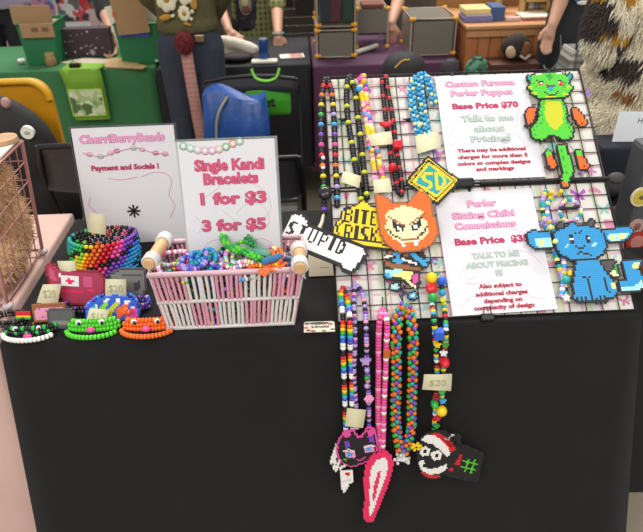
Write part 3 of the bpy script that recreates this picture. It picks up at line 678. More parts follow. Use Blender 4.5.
for px, pz, r, c in ((.055, 1.075, (.009, .009), CREAMT), (.045, 1.045, (.009, .008), CREAMT), (-.09, 1.055, (.035, .012), GOLD), (.065, 1.115, (.02, .035), GOLD), (.02, 1.025, (.022, .007), GOLD), (-.05, 1.06, (.012, .007), CREAMT)):
    on_body(pz, px, c, r, 'embroidered_leaf', par=t, R=Matrix.Rotation(rnd.uniform(-.4, .4), 3, 'Y'))
for k in range(7):
    z = 1.14 + k * .027; mb = MB(); cx = .225 - (z - 1.12) * .2; mb.tube([(cx - .055, -.012, z + .008), (cx - .02, -.032, z), (cx + .03, -.025, z - .006), (cx + .052, .01, z - .002)], .007, 6); mb.build('sleeve_stripe', mat('yellow_yarn', 'a8964a', .9), t)
# the tail: fluffy red ball and long pink strip hanging from the belt
mb = MB(); mb.ell((-.005, -.16, .955), (.047, .042, .047), 18, 12)
for k in range(420):
    d = Vector((rnd.gauss(0, 1), rnd.gauss(0, 1), rnd.gauss(0, 1))).normalized(); c = Vector((-.005, -.16, .955)); mb.cone(c + d * .042, c + d * rnd.uniform(.05, .06) + Vector((0, 0, -.004)), .004, .0006, 4, cap=False)
mb.build('tail_pompom', mat('red_fur', '6e2428', .95, var=.25, vscale=60), t)
mb = MB(); n = 14; mb.loft([[Vector((x_ + .012 * f * 2, -.155 + yy - .012 * math.sin(f * 4), .92 - f * .5)) for x_, yy in ((-.032, -.006), (.03, -.006), (.03, .006), (-.032, .006))] for f in [i / n for i in range(n + 1)]], smooth=True); tl = mb.build('tail_strip', mat('pink_knit', 'b98a80', .9, var=.08, vscale=120, bump=.4, bscale=300), t)
mb = MB()
for i in range(24): f = i / 24 + .02; mb.box((.012 * f * 2 - .001, -.162 - .012 * math.sin(f * 4), .92 - f * .5), (.06, .003, .003))
mb.build('knit_rib', mat('pink_rib', 'a8776e', .9), tl)
mb = MB(); mb.box((.075, -.13, .965), (.05, .012, .03), None, .004); mb.build('belt_buckle', mat('brass', 'b39a70', .35, .8, var=.3, vscale=200), t)
def plaid(name, a, b, c, sc):
    m = mat(name, a, .85); nt = m.node_tree; bs = nt.nodes['Principled BSDF']; tc = nt.nodes.new('ShaderNodeTexCoord'); prev = None
    c0 = nt.nodes.new('ShaderNodeRGB'); c0.outputs[0].default_value = (*hx(a), 1); prev = c0.outputs[0]
    for ax, col, k in (('X', b, 1.0), ('Z', b, 1.0), ('X', c, 2.3), ('Z', c, 2.3)):
        wv = nt.nodes.new('ShaderNodeTexWave'); wv.wave_type = 'BANDS'; wv.bands_direction = ax; wv.inputs['Scale'].default_value = sc * k
        r = nt.nodes.new('ShaderNodeValToRGB'); r.color_ramp.elements[0].position = .55; r.color_ramp.elements[1].position = .7; r.color_ramp.elements[1].color = (.55, .55, .55, 1)
        mx = nt.nodes.new('ShaderNodeMix'); mx.data_type = 'RGBA'; mx.inputs[7].default_value = (*hx(col), 1)
        nt.links.new(tc.outputs['Object'], wv.inputs['Vector']); nt.links.new(wv.outputs['Fac'], r.inputs['Fac']); nt.links.new(r.outputs['Color'], mx.inputs[0]); nt.links.new(prev, mx.inputs[6]); prev = mx.outputs[2]
    nt.links.new(prev, bs.inputs['Base Color']); return m
L2 = (ony(256, 20, 2.8).x, 2.87, 0); s2 = .84
t = person('person in an open green plaid shirt over a dark printed tee behind the black table', L2, 0.0, s2,
           [(bs(277, 10, 2.62, L2, s2), bs(278, 34, 2.44, L2, s2), (0, -.7, -.75), (-1, 0, 0)), ((-.25, -.16, 1.14), bs(229, 31, 2.44, L2, s2), (.6, -.5, -.45), (1, 0, 0))], plaid('green_plaid', '6c6f3c', '3c4526', 'a3a06a', 4), mat('black_trousers', '1e1d20', .85), '3a2a22', sleeve=.52, loose=1.02, shirt_len=.79)
mb = MB()
for k in range(9): mb.ell((-.055, -.122 + .012 * abs(k - 4) / 4, .92 + k * .05), (.08, .028, .05), 14, 8)
fused(mb, 'printed_tee', splotch_mat('dark_tee_print', '2c2630', ['463a4c', '23202a'], 18), .01, 3, t)
for px, pz, rx, rz_, c in ((-.06, 1.06, .042, .075, 'a8a39c'), (-.06, 1.062, .036, .066, '8d8a70'), (-.06, 1.075, .022, .03, 'c7b878'), (-.058, 1.025, .03, .026, '73423a'), (-.03, 1.19, .045, .035, '8d94a2'), (-.09, 1.21, .04, .03, '3a3f4c')):
    mb = MB(); mb.ell((px, -.151 - .0012 * mb.mi - (.003 if rx < .04 else 0) - (.003 if rx < .031 else 0), pz), (rx, .004, rz_), 14, 6); mb.build('print', flat('#' + c, .7), t)
wq = bs(278, 33.5, 2.425, L2, s2); mb = MB(); mb.tube([(wq[0] + .034 * math.cos(a), wq[1] + .034 * math.sin(a), wq[2]) for a in [2 * PI * i / 14 for i in range(14)]], .008, 6, closed=True); mb.build('wristband', mat('teal_band', '4a6a5e', .6), t)
L2 = (ony(140, 5, 2.9).x, 2.98, 0); s2 = 1.0
t = person('person with a black sleeve reaching down behind the right green bin', L2, 0.0, s2,
           [((.24, -.05, 1.12), (.2, -.05, .88), (0, -.2, -1), (-1, 0, 0)), (bs(106, 12, 2.6, L2, s2), bs(113, 35, 2.36, L2, s2), (-.1, -.5, -.8), (1, 0, 0))], mat('black_tee', '232428', .85, var=.1), mat('black_trousers', '1e1d20', .85), '2a1c14', sleeve=.56, lean=.1, shirt_len=.84)
t = person('person in loose lavender sleeves at the left edge behind the green table', (ony(-12, 10, 2.75).x - .02, 2.92, 0), 0.1, 1.0,
           [((.24, -.12, 1.12), (.05, -.22, 1.05), (-1, -.1, .1), (0, 0, 1)), ((-.24, -.12, 1.12), (-.05, -.24, 1.02), (1, -.1, .1), (0, 0, 1))], mat('lavender_cloth', 'a799b2', .85, var=.08), mat('black_trousers', '1e1d20', .85), '5a3a28', loose=1.15)
L2 = (ony(372, 10, 2.8).x, 2.9, 0); s2 = .9
t = person('person in black with one bare arm reaching down between the storage cubes', L2, 0.0, s2,
           [(bs(398, 2, 2.62, L2, s2), bs(391, 24, 2.40, L2, s2), (0, -.5, -.8), (-1, .2, 0)), ((-.25, .02, 1.12), (-.24, .0, .88), (.1, -.1, -1), (1, 0, 0))], mat('black_tee', '232428', .85), DENIM, '221814', sleeve=.5, shirt_len=.88)
L2 = (ony(580, 20, 1.85).x, 1.88, 0); s2 = .95
t = person('person in a black printed tee and black trousers standing beside the wooden counter', L2, 0.0, s2,
           [((.24, -.0, 1.12), (.25, -.08, .9), (0, -.2, -1), (-1, 0, 0)), (tuple(q / (.85 if i < 2 else 1) for i, q in enumerate(bs(561, 0, 1.8, L2, s2))), tuple(q / (.85 if i < 2 else 1) for i, q in enumerate(bs(552, 26, 1.72, L2, s2))), (-.3, -.25, -1), (1, 0, 0))], mat('black_tee', '232428', .85), mat('black_trousers', '1e1d20', .85), '2a1c14', sleeve=.45, slim=.85)
for px, pz, rx, rz_, c in ((-.02, 1.12, .03, .03, 'd8a82c'), (.01, 1.115, .024, .028, 'c8443a'), (-.04, 1.10, .012, .02, '3f7fb8'), (-.01, 1.145, .02, .012, 'd8d4c8'), (.0, 1.075, .036, .01, 'd8d4c8')):
    mb = MB(); mb.ell((px - .04, -.128 - (.002 if rx < .03 else 0), pz), (rx, .004, rz_), 12, 6); mb.build('shirt_print', flat('#' + c, .7), t)
mb = MB(); mb.tube(curve_pts([Vector(q) for q in ((-.13, -.128, .94), (-.12, -.145, .84), (-.16, -.135, .78), (-.185, -.1, .8))]), .004, 5); mb.build('trouser_chain', mat('steel', 'a0a0a2', .3, .9), t)

# ================================================================ chairs and bags behind the front table
CHB = mat('black_steel', '1c1b1c', .4, .3); CHP = mat('black_vinyl', '2c2a2b', .5, var=.08, bump=.05, bscale=200)
def folding_chair(x, y, rz, top, label, hw=.176, pb=.675):
    """x, y: middle of the backrest on the floor plan; faces -Y before rz"""
    t = thing('folding_chair', label, 'chair', (x, y, 0), (0, 0, rz), None); W2 = hw; k = top / .8
    def pt(z, s): return Vector((s * W2, .04 - .36 * (1 - z / .8) * .6, z * k))
    mb = MB(); n = 8                                                        # curved backrest plate
    rows = [[Vector((q * W2 * .985, .042 + .03 * (1 - q * q) + yy, z * k)) for q in [-1 + 2 * i / n for i in range(n + 1)]] for z, yy in ((pb, 0), (pb + .01, -.006), (.77, -.002), (.798, .004))]
    mb.loft([r + [v + Vector((0, .012, 0)) for v in r][::-1] for r in rows]); mb.build('backrest', CHP, t)
    for s in (-1, 1):
        mb = MB(); mb.tube(curve_pts([Vector((s * W2, .35 - .6 + .02, .012)), Vector((s * W2, -.05, .42 * k)), Vector((s * W2, .045, .7 * k)), Vector((s * W2 * .93, .055, .795 * k))]), .009, 8); mb.build('leg', CHB, t)
        mb = MB(); mb.tube([Vector((s * W2 * .9, .16, .012)), Vector((s * W2 * .9, -.22, .44 * k))], .0105, 8); mb.build('leg', CHB, t)
        mb = MB(); mb.cone((s * W2, -.23, 0), (s * W2, -.23, .03), .014, .013, 8); mb.build('foot_cap', flat('#3a3a3a', .8), t)
    mb = MB(); mb.tube([(-W2 * .93, .055, .795 * k), (-W2 * .5, .075, .803 * k), (0, .085, .805 * k), (W2 * .5, .075, .803 * k), (W2 * .93, .055, .795 * k)], .009, 8); mb.build('top_rail', CHB, t)
    mb = MB(); mb.box((0, -.17, .44 * k), (2 * hw - .04, .36, .022), None, .01); mb.build('seat', CHP, t)
    mb = MB(); mb.tube([(-W2 * .9, .1, .09), (W2 * .9, .1, .09)], .008, 6); mb.build('stretcher', CHB, t)
    return t
p = ony(40, 150, .7); folding_chair(p.x + .165, .75, PI, .895, 'black folding chair behind the sign with the white star emblem')
p = ony(303, 170, .7); folding_chair(p.x - .178, .75, PI, .835, 'black folding chair behind the white price sign')
p = ony(251, 70, 1.68); tc_ = folding_chair(p.x, 1.54, 0, .80, 'black folding chair before the black back table with the green bag', .2, .742)
# green shopping bag hung on that chair
gx = ony(268, 100, 1.6).x
t = thing('shopping_bag', 'green reusable shopping bag hanging on the black folding chair', 'bag', (gx, 1.645, .56))
GRN = mat('green_bag', '3f9a22', .6, var=.06, vscale=14)
zt_, zb_ = ony(270, 87, 1.6).z, ony(270, 116, 1.6).z
mb = MB(); R = lambda z, a, b_, dy=0: [Vector((q[0] * a, q[1] * b_ - .01 + dy, z - .56)) for q in ((-1, -1), (-.3, -1.2), (.3, -1.1), (1, -1), (1, 1), (-1, 1))]
mb.loft([R(zb_, .088, .02), R(zb_ + .012, .094, .026), R((zb_ + zt_) / 2, .094, .03), R(zt_ - .02, .092, .026), R(zt_, .094, .02)], smooth=False); mb.build('body', GRN, t)
for dy in (-.02, ):
    mb = MB(); mb.tube(curve_pts([Vector((-.06, dy - .005, .835 - .56)), Vector((-.045, dy - .018, .80 - .56)), Vector((0, dy - .025, .788 - .56)), Vector((.04, dy - .018, .80 - .56)), Vector((.055, dy - .005, .835 - .56))]), .006, 6); mb.build('handle', mat('lime_handle', '78c832', .6), t)
lettering(tl := t, 'et', .06, .045, 0, 0, '#12240c', bold=.02).rotation_euler = (PI / 2, 0, 0)
for c in t.children:
    if c.name.startswith('lettering'): c.location = (.005, -.046, .70 - .56)
# blue bag
a = ony(203, 97, 1.42); b = ony(264, 88, 1.42); zb_ = .456
t = thing('shopping_bag', 'big blue tarpaulin bag with a grey strap behind the white price sign', 'bag', ((a.x + b.x) / 2, 1.455, zb_)); W2 = (b.x - a.x) / 2; zt_ = a.z - zb_
BLU = mat('blue_tarp', '1e4a90', .42, var=.14, vscale=14, bump=.35, bscale=45)
mb = MB(); n = 10
def bagrow(z, k, d, wob): 
    fr = [Vector(((-1 + 2 * i / n) * W2 * k, -d - .012 * math.sin(i * 1.7 + z * 20) * wob, z + (.02 * wob * math.sin(i * .55 + .4)))) for i in range(n + 1)]
    return fr + [Vector((v.x, d, v.z)) for v in fr[::-1]]
mb.loft([bagrow(0, 1.0, .09, 0), bagrow(.08, 1.05, .1, .4), bagrow(.18, 1.06, .1, .8), bagrow(zt_ * .8, 1.02, .085, 1.1), bagrow(zt_, 1.0, .05, 1.3)]); mb.build('body', BLU, t)
mb = MB(); mb.tube(curve_pts([Vector((-.02, -.066, zt_ + .008)), Vector((-.06, -.108, zt_ * .85)), Vector((-.075, -.118, .18)), Vector((-.065, -.118, .08)), Vector((-.075, -.11, .0))]), .0055, 6); mb.build('strap', mat('grey_strap', '8c8a74', .7), t)
mb = MB(); mb.tube(curve_pts([Vector((W2 * 1.05, -.105, .14)), Vector((W2 * .9, -.118, .08)), Vector((W2 * 1.0, -.112, .0))]), .0045, 6); mb.build('strap', mat('grey_strap', '8c8a74', .7), t)
mb = MB(); mb.tube([(.02, -.115, .0), (.02, -.12, .06)], .004, 6); mb.build('seam', mat('blue_seam', '1c4488', .5), t)
# yellow chair at the left with a black bag
t = thing('plastic_chair', 'yellow plastic chair behind the wire cage at the left', 'chair', (-1.07, 1.0, 0)); YC = mat('yellow_plastic', 'c98a10', .45, var=.08, vscale=10)
zt_ = ony(20, 79, 1.0).z; xr = ony(53, 100, 1.0).x + 1.07; W2 = xr
def rr(wd, z0, z1, r, n=6):
    out = []
    for cx, cz, a0 in ((wd - r, z1 - r, 0), (-wd + r, z1 - r, 90), (-wd, z0, None), (wd, z0, None)):
        if a0 is None: out.append((cx, cz)); continue
        for i in range(n + 1): a = math.radians(a0 + 90 * i / n); out.append((cx + r * math.cos(a), cz + r * math.sin(a)))
    return out
mb = MB(); mb.prism(rr(W2, .72, zt_, .06), -.012, .012); mb.xf(Matrix.Rotation(PI / 2, 4, 'X')); mb.build('backrest', YC, t)
mb = MB(); mb.tube([Vector((x_, -.014, z)) for x_, z in rr(W2 - .004, .72, zt_ - .004, .06)], .011, 8, closed=False); mb.build('backrest_rim', mat('yellow_rim', 'd99c1a', .4), t)
mb = MB(); mb.box((0, -.22, .45), (2 * W2, .44, .03), None, .012); mb.build('seat', YC, t)
for s in (-1, 1):
    mb = MB(); mb.box((s * (W2 - .02) - (.0 if s < 0 else .005), 0, .37), (.05, .035, .74), None, .008); mb.build('leg', YC, t)
    mb = MB(); mb.box((s * (W2 - .03), -.4, .22), (.045, .035, .44), None, .008); mb.build('leg', YC, t)
p = ony(0, 135, .86)
t = thing('backpack', 'black rounded bag with a white badge slung over the yellow chair', 'bag', (-1.06, .86, .47)); BKP = mat('black_nylon', '1b1817', .75, var=.12, vscale=12, bump=.1)
mb = MB(); mb.ell((p.x + 1.06 - .03, 0, .33), (.20, .085, .20), 20, 14); mb.ell((p.x + 1.06 + .0, 0, .17), (.2, .09, .18), 20, 12)
fused(mb, 'body', BKP, .012, 4, t)
q = ony(27, 133, .80); mb = MB(); mb.cone((q.x + 1.06, q.y - .9 + .04, q.z - .47), (q.x + 1.06, q.y - .9 + .052, q.z - .47), .019, .02, 24); bd = mb.build('badge', flat('#d8d6cc', .4), t)
mb = MB(); mb.ell((q.x + 1.06, q.y - .8605, q.z - .47), (.009, .001, .006), 10, 4); mb.build('badge_drawing', flat('#8aa890', .5), bd)
q = ony(3, 105, .80); mb = MB(); mb.ell((q.x + 1.06, q.y - .9 + .06, q.z - .47), (.014, .012, .016), 12, 8); mb.build('pink_tassel', flat('#a8847c', .8), t)
mb = MB(); mb.tube(curve_pts([Vector((-.02, -.04, .5)), Vector((-.02, .06, .56)), Vector((-.02, .12, .5))]), .012, 8); mb.build('strap', BKP, t)
# dark bags seen over the top of the display grid
bench = thing('bench', 'low black bench behind the display grid', 'bench', (.61, 1.58, 0)); mb = MB(); mb.box((0, 0, .5), (.56, .3, .03), None, .008); mb.build('seat', CHP, bench)
for sx in (-1, 1):
    for sy in (-1, 1):
        mb = MB(); mb.tube([(sx * .26, sy * .12, .485), (sx * .26, sy * .12, 0)], .014, 8); mb.build('leg', CHB, bench)
def bag_px(px0, px1, py, y, d, name, label, col, cat='bag', extra=None, top=.5):
    x0, x1 = ony(px0, py, y).x, ony(px1, py, y).x; z1 = ony((px0 + px1) / 2, py, y).z; t = thing(name, label, cat, ((x0 + x1) / 2, y + d, .515)); W2 = (x1 - x0) / 2; h = z1 - .515
    mb = MB(); mb.oval([((0, 0, 0.0), W2 * .95, d * .9), ((0, 0, .02), W2, d), ((0, 0, h * .7), W2, d), ((0, 0, h * .88), W2 * .92, d * .85), ((0, 0, h * .97), W2 * .7, d * .6), ((0, 0, h), W2 * .4, d * .4)], 24)
    mb.build('body', col, t); return t, W2, h
t, W2, h = bag_px(384, 433, 60, 1.5, .1, 'duffel_bag', 'black soft bag with a yellow zip behind the blue necklace', mat('black_nylon', '1b1817', .75))
mb = MB(); mb.tube(curve_pts([Vector((-W2 * .5, -.075, h * .9)), Vector((-W2 * .2, -.07, h * .97)), Vector((W2 * .1, -.07, h * .98))]), .0035, 6); mb.build('zip', flat('#b58a2e', .5), t)
t, W2, h = bag_px(443, 464, 63, 1.55, .05, 'backpack', 'dark grey round-topped backpack between the purple table and the display grid', mat('charcoal_nylon', '2b272b', .75, bump=.1))
mb = MB(); mb.box((0, -.05, h * .4), (W2 * 1.2, .02, h * .4), None, .01); mb.build('pocket', mat('charcoal_nylon', '2b272b', .75), t)
t, W2, h = bag_px(468, 494, 61, 1.55, .05, 'drawstring_bag', 'green and black patterned bag before the wooden counter', splotch_mat('green_mesh_print', '2c5a40', ['152a20', '4a8060'], 40, .5))
mb = MB(); mb.tube([(W2 * .36 * math.cos(a), .02 * math.sin(a), h) for a in [i * PI / 6 for i in range(12)]], .004, 5, closed=True); mb.build('drawstring', flat('#1c3024', .7), t)
# plaid cloth bag and a blue pouch by the black trousers
x0, x1, z0, z1 = bp(567, 601, 50, 84, 1.45)
t = thing('tote_bag', 'black and white checked cloth bag right of the black trousers', 'bag', ((x0 + x1) / 2, 1.5, z0 - .2)); W2 = (x1 - x0) / 2; h = z1 - z0 + .2
mb = MB(); R = lambda z, a, d: [Vector((qx * a, qy * d, z)) for qx, qy in ((-1, -1), (0, -1.15), (1, -1), (1, 1), (-1, 1))]
mb.loft([R(0, W2 * 1.2, .06), R(h * .3, W2 * 1.25, .07), R(h, W2 * .85, .05)], smooth=False); mb.build('body', plaid('mono_check', 'b9b2a4', '5a5852', '3c3b3a', 5), t)
mb = MB(); mb.tube(curve_pts([Vector((-.04, -.04, h)), Vector((-.03, -.03, h + .07)), Vector((.03, -.03, h + .07)), Vector((.04, -.04, h))]), .006, 6); mb.build('handle', flat('#2c2c2e', .7), t)
bx = ony(588, 46, 1.47); mb = MB(); mb.ell((bx.x, 1.5, z1 + .012), (.034, .03, .03), 12, 8); single('pouch', mb, flat('#4f9ab4', .6, var=.1), 'small sky blue pouch on top of the checked cloth bag', 'pouch')
mb = MB(); mb.box(((x0 + x1) / 2, 1.5, (z0 - .2) / 2), (.26, .2, z0 - .202), None, .01); single('plinth', mb, mat('black_crate', '232224', .8), 'black crate under the checked cloth bag', 'crate')

# ================================================================ neighbour's things at the right edge
zt_ = ony(640, 150, .27).z
t = thing('hard_case', 'dark grey hard case with round stickers at the right edge', 'case', (.86, .31, .751)); cx0 = ony(622, 253, .262).x - .86; hc = zt_ - .751
CASE = mat('grey_case', '4b4d4e', .6, bump=.15, bscale=400)
mb = MB(); mb.box(((cx0 + .3) / 2, 0, hc / 2), (.3 - cx0, .08, hc), None, .012); mb.build('body', CASE, t)
mb = MB(); mb.box(((cx0 + .3) / 2, -.041, hc * .8), (.3 - cx0 - .03, .004, .006)); mb.build('seam', flat('#2c2d2e', .6), t)
def sticker(px, py, r, c, y=.268):
    q = ony(px, py, y); mb = MB(); mb.cone((q.x - .86, -.0435, q.z - .751), (q.x - .86, -.04, q.z - .751), r, r, 24); return mb.build('sticker', flat(c, .4), t), q
s_, q = sticker(641, 197, .024, '#d9cfa0'); mb = MB(); mb.cone((q.x - .86, -.0445, q.z - .751), (q.x - .86, -.0435, q.z - .751), .018, .018, 20); mb.build('yellow_centre', flat('#c8b040', .4), s_)
mb = MB(); mb.ell((q.x - .86 + .003, -.0448, q.z - .751), (.009, .0006, .006), 10, 4); mb.build('mark', flat('#6a5a30', .5), s_)
s_, q = sticker(637, 241, .027, '#b83a34'); mb = MB(); mb.cone((q.x - .86, -.0445, q.z - .751 - .002), (q.x - .86, -.0435, q.z - .751 - .002), .017, .017, 20); mb.build('pale_centre', flat('#c8887c', .4), s_)
s_, q = sticker(637, 226, .018, '#b89a90'); mb = MB(); mb.ell((q.x - .86, -.0445, q.z - .751), (.008, .0008, .01), 10, 4); mb.build('mark', flat('#8a5a54', .5), s_)
mb = MB(); c = onz(645, 290, .76); 
for k, (dx, dz, r) in enumerate(((0, .03, .03), (.03, .045, .034), (.012, .075, .026), (.05, .02, .022))): mb.ell((c.x + .035 + dx, c.y + .05, .75 + dz), r, 14, 10)
c2 = fused(mb, 'plush_toy', mat('orange_plush', 'b8502c', .9, var=.12, vscale=60, bump=.3, bscale=250), .006, 3); tag(c2, 'orange plush at the right edge before the grey case', 'plush toy')
# clutter between the grid and the case
cl = [((607, 178), .035, '3c3a3c', 'grey pouch beside the upper right corner of the lower grid panel'), ((618, 205), .03, '3a2c38', 'dark purple pouch between the display grid and the grey case'), ((612, 232), .022, '8a6a70', 'dusty pink pouch between the display grid and the grey case')]
for (px, py), r, c, lab in cl:
    q = onz(px + 3, py + 10, .78); mb = MB(); mb.ell((max(q.x, .63 + r) , q.y, .755 + r * .8), (r, r * 1.2, r * .8), 14, 9); mb.ell((max(q.x, .63 + r) + r * .5, q.y + .02, .755 + r * .6), (r * .7, r, r * .6), 12, 8)
    o = fused(mb, 'pouch', mat('pouch_' + c, c, .85, var=.15, vscale=40, bump=.2), .006, 3); tag(o, lab, 'pouch')
NV = mat('navy_fabric', '242630', .85, var=.15, vscale=20, bump=.1)
mb = MB(); mb.box((.98, .88, .3825), (.5, .42, .765), None, .02); nb = single('fabric_crate', mb, NV, 'dark navy fabric crate under the fluffy head', 'crate')
# fluffy animal costume head
hcx = ony(659, 78, .86); HC = Vector((hcx.x, .88, hcx.z)); HR = Vector((.205, .17, .205))
t = thing('costume_head', 'fluffy cream costume head with brown and yellow patches at the top right', 'costume head', (HC.x, HC.y, .862))
FUR = mat('cream_fur', 'efe4ca', .9, var=.12, vscale=30); FURB = mat('brown_fur', '4c403a', .9, var=.2, vscale=40); FURY = mat('yellow_fur', 'c08e2c', .9, var=.18, vscale=40); FURO = mat('ginger_fur', 'a8703a', .9, var=.2, vscale=40)
blobs = [(ony(604, 32, .74), .036, 1), (ony(604, 14, .74), .03, 1), (ony(630, 54, .71), .02, 1), (ony(642, 52, .71), .022, 1), (ony(640, 80, .71), .03, 1), (ony(626, 86, .71), .015, 1),
         (ony(611, 42, .71), .013, 2), (ony(621, 43, .71), .012, 2), (ony(632, 45, .71), .013, 2), (ony(643, 44, .71), .014, 2), (ony(620, 74, .71), .012, 2), (ony(612, 84, .71), .012, 2), (ony(607, 94, .71), .011, 2), (ony(613, 6, .71), .018, 2), (ony(640, 2, .71), .026, 2), (ony(637, 106, .71), .016, 3), (ony(630, 102, .71), .01, 3)]
def fur_kind(p):
    k = 0; best = 9
    for c, r, m in blobs:
        d = math.hypot(p.x - c.x, p.z - c.z - .016) / r
        if d < 1 and d < best: best = d; k = m
    return k
lobes = [(HC, HR), (HC + Vector((-.1, -.05, -.12)), Vector((.115, .12, .11))), (ony(609, 20, .8), Vector((.05, .06, .11))), (HC + Vector((-.04, -.02, .15)), Vector((.12, .1, .12))), (HC + Vector((.12, -.05, -.12)), Vector((.1, .12, .1)))]
mb = MB()
for c, r in lobes: mb.ell(c, r, 24, 16)
o = fused(mb, 'head_base', FUR, .012, 3, t, True)
base = [(parent_mat(t) @ v.co, v.normal.copy()) for v in o.data.vertices]
for m_ in (FURB, FURY, FURO): o.data.materials.append(m_)
for p_ in o.data.polygons: p_.material_index = fur_kind(parent_mat(t) @ p_.center)
rnd.shuffle(base); mb = MB()
for p, nrm in base * 4:
    if p.y > HC.y + .08 and rnd.random() < .6: continue
    mb.mi = fur_kind(p); d = (nrm + Vector((rnd.gauss(0, .3), rnd.gauss(0, .3), rnd.gauss(0, .3))) * .45 + Vector((-.5 if p.x < HC.x else .3, 0, -.85))).normalized(); L = rnd.uniform(.014, .026)
    q = p + Vector((rnd.uniform(-.006, .006),) * 3); m = q + d * L * .55 + nrm * .006; e = q + d * L + Vector((0, 0, -.008))
    mb.cone(q, m, .0022, .0017, 4, cap=False); mb.cone(m, e, .0017, .0003, 4, cap=False)
f_ = mb.build('fur', [FUR, FURB, FURY, FURO], t, True); f_['kind'] = 'stuff'
a = ony(619, 113, .56); b = ony(660, 108, .56); c = ony(618, 142, .56); W2 = (b.x - a.x) / 2
t = thing('sign_card', 'white card with a printed letter before the fluffy costume head', 'card', ((a.x + b.x) / 2, .56, c.z), (-.05, .035, 0))
mb = MB(); mb.box((0, 0, (a.z - c.z) / 2), (2 * W2, .0015, a.z - c.z)); mb.build('card', flat('#f2f4f6', .5), t)
mb = MB(); mb.box((0, .022, (a.z - c.z) / 2 - .012), (2 * W2 * .5, .002, a.z - c.z), Matrix.Rotation(-.35, 3, 'X')); mb.build('easel_back', flat('#c5c8ca', .5), t)
q = ony(640, 121, .56); lettering(t, 'H', .02, q.x - t.location.x, -.001, q.z - c.z, '#7a7c80', bold=0).rotation_euler = (PI / 2, 0, 0)
for ch in t.children:
    if ch.name.startswith('lettering'): ch.location = (q.x - t.location.x, -.0012, q.z - c.z)
mb = MB(); mb.box((t.location.x + .06, .575, (c.z + .751) / 2), (.3, .1, c.z - .753), None, .008); single('card_box', mb, NV, 'dark navy box under the white letter card', 'box')

# ================================================================ the leaning display grid
GW, GH = .612, .604; ga = math.atan2(.5851, .811)
WIRE = mat('black_wire', '18181a', .45, .3)
t = GT = thing('display_grid', 'leaning black wire display grid backed with white butterfly fabric', 'display rack', GRID.o, (ga, 0, 0))
def fabric_mat():
    m = mat('print_fabric', 'e4e0d6', .8); nt = m.node_tree; b = nt.nodes['Principled BSDF']; tc = nt.nodes.new('ShaderNodeTexCoord'); prev = None
    c0 = nt.nodes.new('ShaderNodeRGB'); c0.outputs[0].default_value = (*hx('e2ded4'), 1); prev = c0.outputs[0]
    for ax, sc, off, col in (('X', 8.0, .3, 'd9b9bc'), ('Y', 9.0, .1, 'd8b4b8'), ('X', 5.2, .9, 'cfd3b4')):
        mp = nt.nodes.new('ShaderNodeMapping'); mp.inputs['Location'].default_value = (off, off, 0)
        wv = nt.nodes.new('ShaderNodeTexWave'); wv.bands_direction = ax; wv.inputs['Scale'].default_value = sc; wv.inputs['Distortion'].default_value = .6
        r = nt.nodes.new('ShaderNodeValToRGB'); r.color_ramp.elements[0].position = .9; r.color_ramp.elements[1].position = .97
        mx = nt.nodes.new('ShaderNodeMix'); mx.data_type = 'RGBA'; mx.inputs[7].default_value = (*hx(col), 1)
        nt.links.new(tc.outputs['Object'], mp.inputs['Vector']); nt.links.new(mp.outputs[0], wv.inputs['Vector']); nt.links.new(wv.outputs['Fac'], r.inputs['Fac']); nt.links.new(r.outputs['Color'], mx.inputs[0]); nt.links.new(prev, mx.inputs[6]); prev = mx.outputs[2]
    for off, col, thr in ((1.0, 'd88aa6', .68), (4.0, '9fccc0', .69), (7.5, '9a6ab0', .72)):
        mp = nt.nodes.new('ShaderNodeMapping'); mp.inputs['Location'].default_value = (off, off * .6, off)
        nz = nt.nodes.new('ShaderNodeTexNoise'); nz.inputs['Scale'].default_value = 22; nz.inputs['Detail'].default_value = 1.5
        r = nt.nodes.new('ShaderNodeValToRGB'); r.color_ramp.elements[0].position = thr - .04; r.color_ramp.elements[1].position = thr
        mx = nt.nodes.new('ShaderNodeMix'); mx.data_type = 'RGBA'; mx.inputs[7].default_value = (*hx(col), 1)
        nt.links.new(tc.outputs['Object'], mp.inputs['Vector']); nt.links.new(mp.outputs[0], nz.inputs['Vector']); nt.links.new(nz.outputs['Fac'], r.inputs['Fac']); nt.links.new(r.outputs['Color'], mx.inputs[0]); nt.links.new(prev, mx.inputs[6]); prev = mx.outputs[2]
    nt.links.new(prev, b.inputs['Base Color']); return m
mb = MB(); mb.box((GW / 2, GH / 2, -.006), (GW - .004, GH - .006, .006)); fb = mb.build('backing_fabric', fabric_mat(), t)
def butterfly(px, py, s, c, rot=0):
    u, v = GRID.uv(px, py, 0); mb = MB(); mb.mi = 0
    for sx in (-1, 1):
        mb.prism([(0, .1 * s), (sx * .9 * s, .9 * s), (sx * 1.1 * s, .3 * s), (sx * .35 * s, -.05 * s), (sx * .75 * s, -.8 * s), (sx * .3 * s, -.9 * s), (0, -.3 * s)], -.0028, -.0022)
    mb.xf(Matrix.Translation((u, v, 0)) @ Matrix.Rotation(rot, 4, 'Z')); mb.build('butterfly_print', flat(c, .8), fb)
for b_ in ((579, 194, .016, '#b85ac0'), (604, 208, .014, '#8cc0b0'), (351, 287, .015, '#b89ac8', .5), (394, 125, .012, '#a8c8bc'), (587, 92, .013, '#8a70a8', .4), (347, 160, .012, '#8fbcb4'), (591, 170, .013, '#c87ab0', .6), (625, 300, .012, '#c87a9c', .2), (402, 88, .01, '#d88aa4'), (370, 265, .012, '#d88aa4'), (440, 262, .012, '#9cc8bc', .3), (330, 92, .012, '#d88aa4')): butterfly(*b_)
HP = [(0.0, .298), (.306, GH)]
